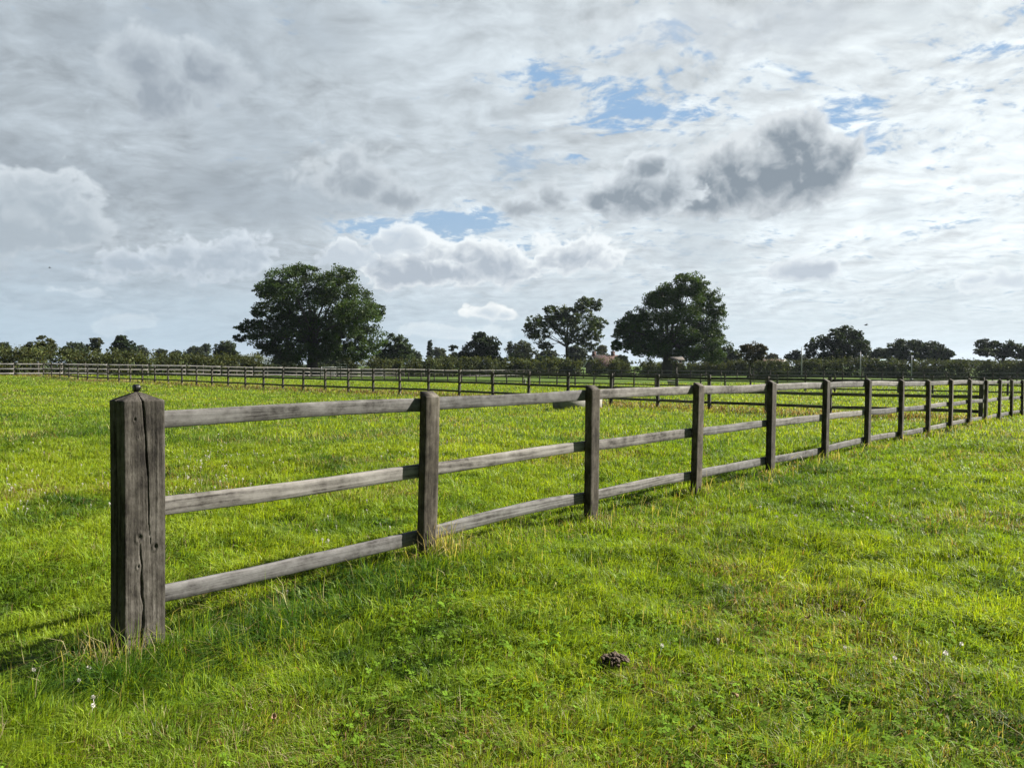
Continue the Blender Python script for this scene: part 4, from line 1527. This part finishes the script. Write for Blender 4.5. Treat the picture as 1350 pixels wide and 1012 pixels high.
def grass_field(n, d0, d1, p, name, label, px0=-170, px1=1520, rect=None):
    if rect:
        # the turf just beside and below the view, evenly sown
        x = rect[0] + (rect[1] - rect[0]) * rng.random(n)
        y = rect[2] + (rect[3] - rect[2]) * rng.random(n)
        px_ = CXP + FPX * x / np.maximum(y, .01)
        k_ = (px_ < -165) | (px_ > 1515) | (y < 2.0)
        x, y = x[k_], y[k_]
    else:
        x, y = frustum_points(n, d0, d1, p, px0, px1)
    fd, fs = fence_dist(x, y)
    inside = fd < 0
    bd, bs = line_dist(x, y, FB0, FBd)
    cd_, cs_ = line_dist(x, y, FC0, FCd)
    r = rng.random(len(x))
    big = fbm(x * .28, y * .28, 1)
    mid = fbm(x * 1.1, y * 1.1, 5)
    fin = fbm(x * 4.2, y * 4.2, 8)
    tus = sstep(fbm(x * .8, y * .8, 31), .56, .70) * sstep(fin, .40, .62)
    # the darker, lusher streak across the left of the inner field
    lush = np.exp(-(((y - 14.5) / 2.6) ** 2)) * sstep(-x, 1.5, 5.0) * sstep(fbm(x * .9, y * .55, 44), .36, .54)
    lush = np.clip(lush + .8 * tus, 0, 1)
    # thin patches with dead thatch
    dry = sstep(fbm(x * .75, y * .75, 61), .54, .68) * .9 + .3 * sstep(fin, .60, .75)
    near_f = np.exp(-(fd / .28) ** 2) * (fs > -.4)
    footb = np.exp(-((bd + .2) / .8) ** 2) * (bs > 0) * (bs < 76)
    strip = np.exp(-((bd) / 2.2) ** 2) * (bs > 0) * (bs < 78)
    col = C_GRN + (C_YEL - C_GRN) * np.clip(.40 + 1.7 * (big - .5) + 1.1 * (mid - .5) + .9 * (r - .5) + .22 * inside, 0, 1)[:, None]
    col = col + (C_DRK - col) * np.clip(lush * .75 + .65 * sstep(fin, .40, .24) + .40 * sstep(mid, .40, .28), 0, 1)[:, None]
    hgt = .055 + .055 * rng.random(len(x)) + .16 * np.clip(mid - .47, 0, 1) + .05 * np.clip(fin - .5, 0, 1) + .045 * lush + .05 * near_f * rng.random(len(x))
    hgt *= np.where(inside, 1.1, .95)
    hgt += .14 * footb * rng.random(len(x)) + .06 * strip * rng.random(len(x))
    pick = rng.random(len(x))
    straw = pick < np.clip(.06 + .34 * dry + .12 * near_f + .30 * strip, 0, .6)
    col[straw] = C_STR * (.55 + .6 * rng.random((straw.sum(), 1)))
    brn = (pick > 1 - np.clip(.008 + .10 * dry + .38 * strip + .05 * near_f, 0, .5))
    col[brn] = C_BRN * (.6 + .7 * rng.random((brn.sum(), 1)))
    col = col * np.exp(rng.normal(0, .24, (len(x), 1)))
    hgt = np.where(straw & (rng.random(len(x)) < .7), hgt * .55, hgt)
    w = (.0014 + .0014 * rng.random(len(x)) + .00070 * np.maximum(y, 2.0)) * (1.5 if rect else 1.0) * np.where(straw, .7, 1.0)
    # bare scraps
    # longer, darker grass left standing round the end post and under the first bay
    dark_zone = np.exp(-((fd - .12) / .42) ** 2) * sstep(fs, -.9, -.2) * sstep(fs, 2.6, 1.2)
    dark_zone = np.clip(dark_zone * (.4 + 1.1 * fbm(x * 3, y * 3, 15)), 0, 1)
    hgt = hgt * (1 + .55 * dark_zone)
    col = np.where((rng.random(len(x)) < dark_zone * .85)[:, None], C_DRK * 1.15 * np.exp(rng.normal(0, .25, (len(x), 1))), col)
    bare = (fbm(x * 1.9, y * 1.9, 77) > .655) & (rng.random(len(x)) < .75) & (y < 8)
    on_post = (np.abs(fd + .085) < .075) & (np.abs(fs) < .095)
    k_ = ~(bare | on_post)
    x, y, hgt, w, col = x[k_], y[k_], hgt[k_], w[k_], col[k_]
    hgt *= (.46 + .78 * fbm(x * 7.0, y * 7.0, 66, 2)) * (1 + y * .004)
    col = col * (1 + .04 * sstep(y, 5, 16))[:, None]
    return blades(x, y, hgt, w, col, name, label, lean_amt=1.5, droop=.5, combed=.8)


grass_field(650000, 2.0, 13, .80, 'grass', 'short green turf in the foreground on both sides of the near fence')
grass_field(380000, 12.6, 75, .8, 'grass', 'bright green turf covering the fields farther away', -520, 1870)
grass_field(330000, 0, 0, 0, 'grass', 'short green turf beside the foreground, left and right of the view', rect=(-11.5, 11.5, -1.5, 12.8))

# taller lone stalks and seed heads
n = 9000
x, y = frustum_points(n, 2.3, 26, .7)
fd, fs = fence_dist(x, y)
k_ = (rng.random(n) < (.10 + .9 * np.exp(-(fd / .45) ** 2) + .30 * ((fd < -.3) & (fd > -5)) * sstep(fbm(x * .5, y * .5, 91), .45, .65)))
k_ &= ~((np.abs(fd + .085) < .09) & (np.abs(fs) < .11))
x, y = x[k_], y[k_]
n = len(x)
fd, fs = fence_dist(x, y)
nearf = np.exp(-(fd / .4) ** 2)
h = .10 + .10 * rng.random(n) + .16 * nearf * rng.random(n)
col = np.where(rng.random((n, 1)) < .55, C_STR * .9, C_GRN * 1.1) * np.exp(rng.normal(0, .2, (n, 1)))
blades(x, y, h, .0016 + .0005 * y, col, 'grass_stalks', 'thin pale grass stalks standing above the turf', lean_amt=.7, droop=.5)

# long arching grass round post feet
xs, ys, hs, cs = [], [], [], []
spots = [(-.16, .06, 130, .30, .6), (-.22, -.05, 60, .34, .7), (.03, .05, 70, .20, .5), (.20, .10, 110, .26, .3)]
for i in range(1, 12):
    spots += [(NSP * i + .09, .02, 90 if i != 1 else 190, .22 if i != 1 else .34, .55 if i != 1 else .9), (NSP * i - .11, -.03, 70, .22, .5), (NSP * i + .02, .06, 40, .15, .4)]
for (s_, o_, cnt, hh, dryf) in spots:
    a = rng.normal(0, .07, cnt); b_ = rng.normal(0, .05, cnt)
    xx = NP0[0] + U[0] * (s_ + a) + N[0] * (o_ + b_); yy = NP0[1] + U[1] * (s_ + a) + N[1] * (o_ + b_)
    xs.append(xx); ys.append(yy)
    hs.append(hh * (.4 + .7 * rng.random(cnt)))
    cc = np.where(rng.random((cnt, 1)) < dryf * .8, C_STR * np.array([.85, .80, .85]), C_GRN) * np.exp(rng.normal(0, .22, (cnt, 1)))
    cs.append(cc)
x, y, h, col = np.concatenate(xs), np.concatenate(ys), np.concatenate(hs), np.concatenate(cs)
blades(x, y, h, .0018 + .0006 * y, col, 'long_grass', 'long dry grass tufts round the feet of the near fence posts', lean_amt=1.1, droop=.75)

# clover leaves
n = 30000
x, y = frustum_points(n, 2.1, 16, .8)
fd, fs = fence_dist(x, y)
k_ = (rng.random(n) < sstep(fbm(x * .62, y * .62, 23), .47, .66) * .95 + .06)
k_ &= ~((np.abs(fd + .085) < .085) & (np.abs(fs) < .105))
x, y = x[k_], y[k_]
n = len(x)
z = ground_z(x, y) + .022 + .034 * rng.random(n)
r_ = .0065 + .005 * rng.random(n) + .0006 * y
rot = rng.random(n) * 6.28
tl = rng.normal(0, .35, (n, 2))
vs = []
for lf in range(3):
    a = rot + lf * 2.094
    ca, sa = np.cos(a), np.sin(a)
    def pt(u_, v_):
        px_ = x + (ca * u_ - sa * v_) * r_; py_ = y + (sa * u_ + ca * v_) * r_
        pz = z + (tl[:, 0] * (ca * u_ - sa * v_) + tl[:, 1] * (sa * u_ + ca * v_)) * r_ + .25 * abs(v_) * r_
        return np.column_stack([px_, py_, pz])
    vs.append(np.stack([pt(0, 0), pt(.7, -.62), pt(1.35, -.4), pt(1.25, 0), pt(1.35, .4), pt(.7, .62)], 1))
v = np.concatenate(vs, 1).reshape(-1, 3)
cc = np.repeat(np.array([.125, .22, .020]) * np.exp(rng.normal(0, .25, (n, 1))), 18, 0)
o = obj('clover', np_mesh('clover', v, np.arange(n * 18), np.full(n * 3, 6), M_CLOVER, cc))
tag(o, 'low three-leaved clover spreading through the turf', 'clover', kind='stuff')


# white clover flowers
def flower_mesh():
    mb = MB()
    r6 = np.random.default_rng(2)
    for j in range(34):
        u_ = (j + .5) / 34
        th = math.acos(1 - 1.75 * u_)
        ph = j * 2.39996
        dv = Vector((math.sin(th) * math.cos(ph), math.sin(th) * math.sin(ph), math.cos(th)))
        sd = dv.cross(Vector((0, 0, 1)))
        sd = sd.normalized() if sd.length > 1e-3 else Vector((1, 0, 0))
        c0 = dv * .003
        t_ = dv * (.0105 + r6.uniform(-.001, .001)) + Vector((0, 0, .002))
        mb.add([c0, c0 * .3 + t_ * .7 + sd * .0022, t_, c0 * .3 + t_ * .7 - sd * .0022], [(0, 1, 2, 3)])
    me_ = MB()
    me_.v = [(a_, b_, c_ + .058) for a_, b_, c_ in mb.v]
    me_.f = mb.f
    me_.tube([(0, 0, -.04), (.002, 0, .03), (0, 0, .054)], .0011, 5)
    flat = [i for f_ in me_.f for i in f_]
    return np_mesh('clover_flower', np.array(me_.v), flat, [len(f_) for f_ in me_.f], M_PETAL)


FM = flower_mesh()
cand = []
for (px0, px1, py0, py1, cnt) in [(5, 330, 592, 690, 230), (225, 400, 575, 640, 45), (500, 690, 555, 610, 55), (220, 540, 640, 740, 20), (20, 140, 865, 925, 5), (320, 420, 775, 800, 6),
                                  (690, 800, 680, 740, 8), (1000, 1330, 610, 700, 34), (850, 1340, 700, 900, 12), (560, 900, 560, 640, 30)]:
    for _ in range(cnt):
        px_, py_ = random.uniform(px0, px1), random.uniform(py0, py1)
        d_ = FPX * (HCAM - .05) / (py_ - YH)
        x_ = (px_ - CXP) / FPX * d_
        f_, s_ = fence_dist(x_, d_)
        if abs(f_ + .085) < .1 and abs(s_) < .12:
            continue
        if fbm([x_ * .9], [d_ * .9], 37)[0] < .47 and d_ > 4:
            continue
        cand.append((d_, x_, px_, py_))
cand.sort()
zs = ground_z([c_[1] for c_ in cand], [c_[0] for c_ in cand])
far_v, far_f = [], []
base_v = np.array([v_.co[:] for v_ in FM.vertices])
base_f = [list(p_.vertices) for p_ in FM.polygons]
for i, ((d_, x_, px_, py_), z_) in enumerate(zip(cand, zs)):
    if i < 300:
        o = bpy.data.objects.new('clover_flower', FM)
        link(o)
        o.location = (x_, d_, z_ + .022)
        s_ = random.uniform(.75, 1.1) * (1 + d_ * .012)
        o.scale = (s_, s_, s_)
        o.rotation_euler = (random.uniform(-.3, .3), random.uniform(-.3, .3), random.uniform(0, 6))
        f_, _s = fence_dist(x_, d_)
        if px_ < 145 and d_ < 4.5:
            lab = 'white clover flower in the shaded grass beside the thick foreground post'
        elif f_ < 0 and px_ < 345:
            lab = 'white clover flower in the scattered patch on the left inner field'
        elif f_ < 0:
            lab = 'white clover flower in the field seen between the near fence rails'
        elif px_ < 830:
            lab = 'white clover flower just in front of the near fence bottom rail'
        else:
            lab = 'white clover flower in the open turf right of the near fence'
        tag(o, lab, 'flower', lab.replace('flower', 'flowers', 1))
    else:
        b0 = len(far_v) and sum(len(a_) for a_ in far_v)
        far_v.append(base_v * (1.2 + d_ * .02) + np.array([x_, d_, z_ + .025]))
        far_f += [[k_ + b0 for k_ in f_] for f_ in base_f]
if far_v:
    o = obj('distant_clover_flowers', np_mesh('distant_clover_flowers', np.concatenate(far_v), [k_ for f_ in far_f for k_ in f_], [len(f_) for f_ in far_f], M_PETAL))
    tag(o, 'sprinkling of small white clover flowers farther out in the field', 'flowers', kind='stuff')

# ------------------------------------------------------------------ air
hz_m = bpy.data.materials.new('haze')
hz_m.use_nodes = True
hz_m.node_tree.nodes.clear()
t = NT(hz_m.node_tree)
pv = t.new('ShaderNodeVolumePrincipled')
pv.inputs['Color'].default_value = (.74, .85, 1.0, 1)
pv.inputs['Density'].default_value = .00010
pv.inputs['Anisotropy'].default_value = .2
ho = t.new('ShaderNodeOutputMaterial')
t.l.new(pv.outputs[0], ho.inputs['Volume'])
hz = MB().box((0, 8, 38), (10400, 10400, 84)).build('haze', hz_m)
tag(hz, kind='stuff')
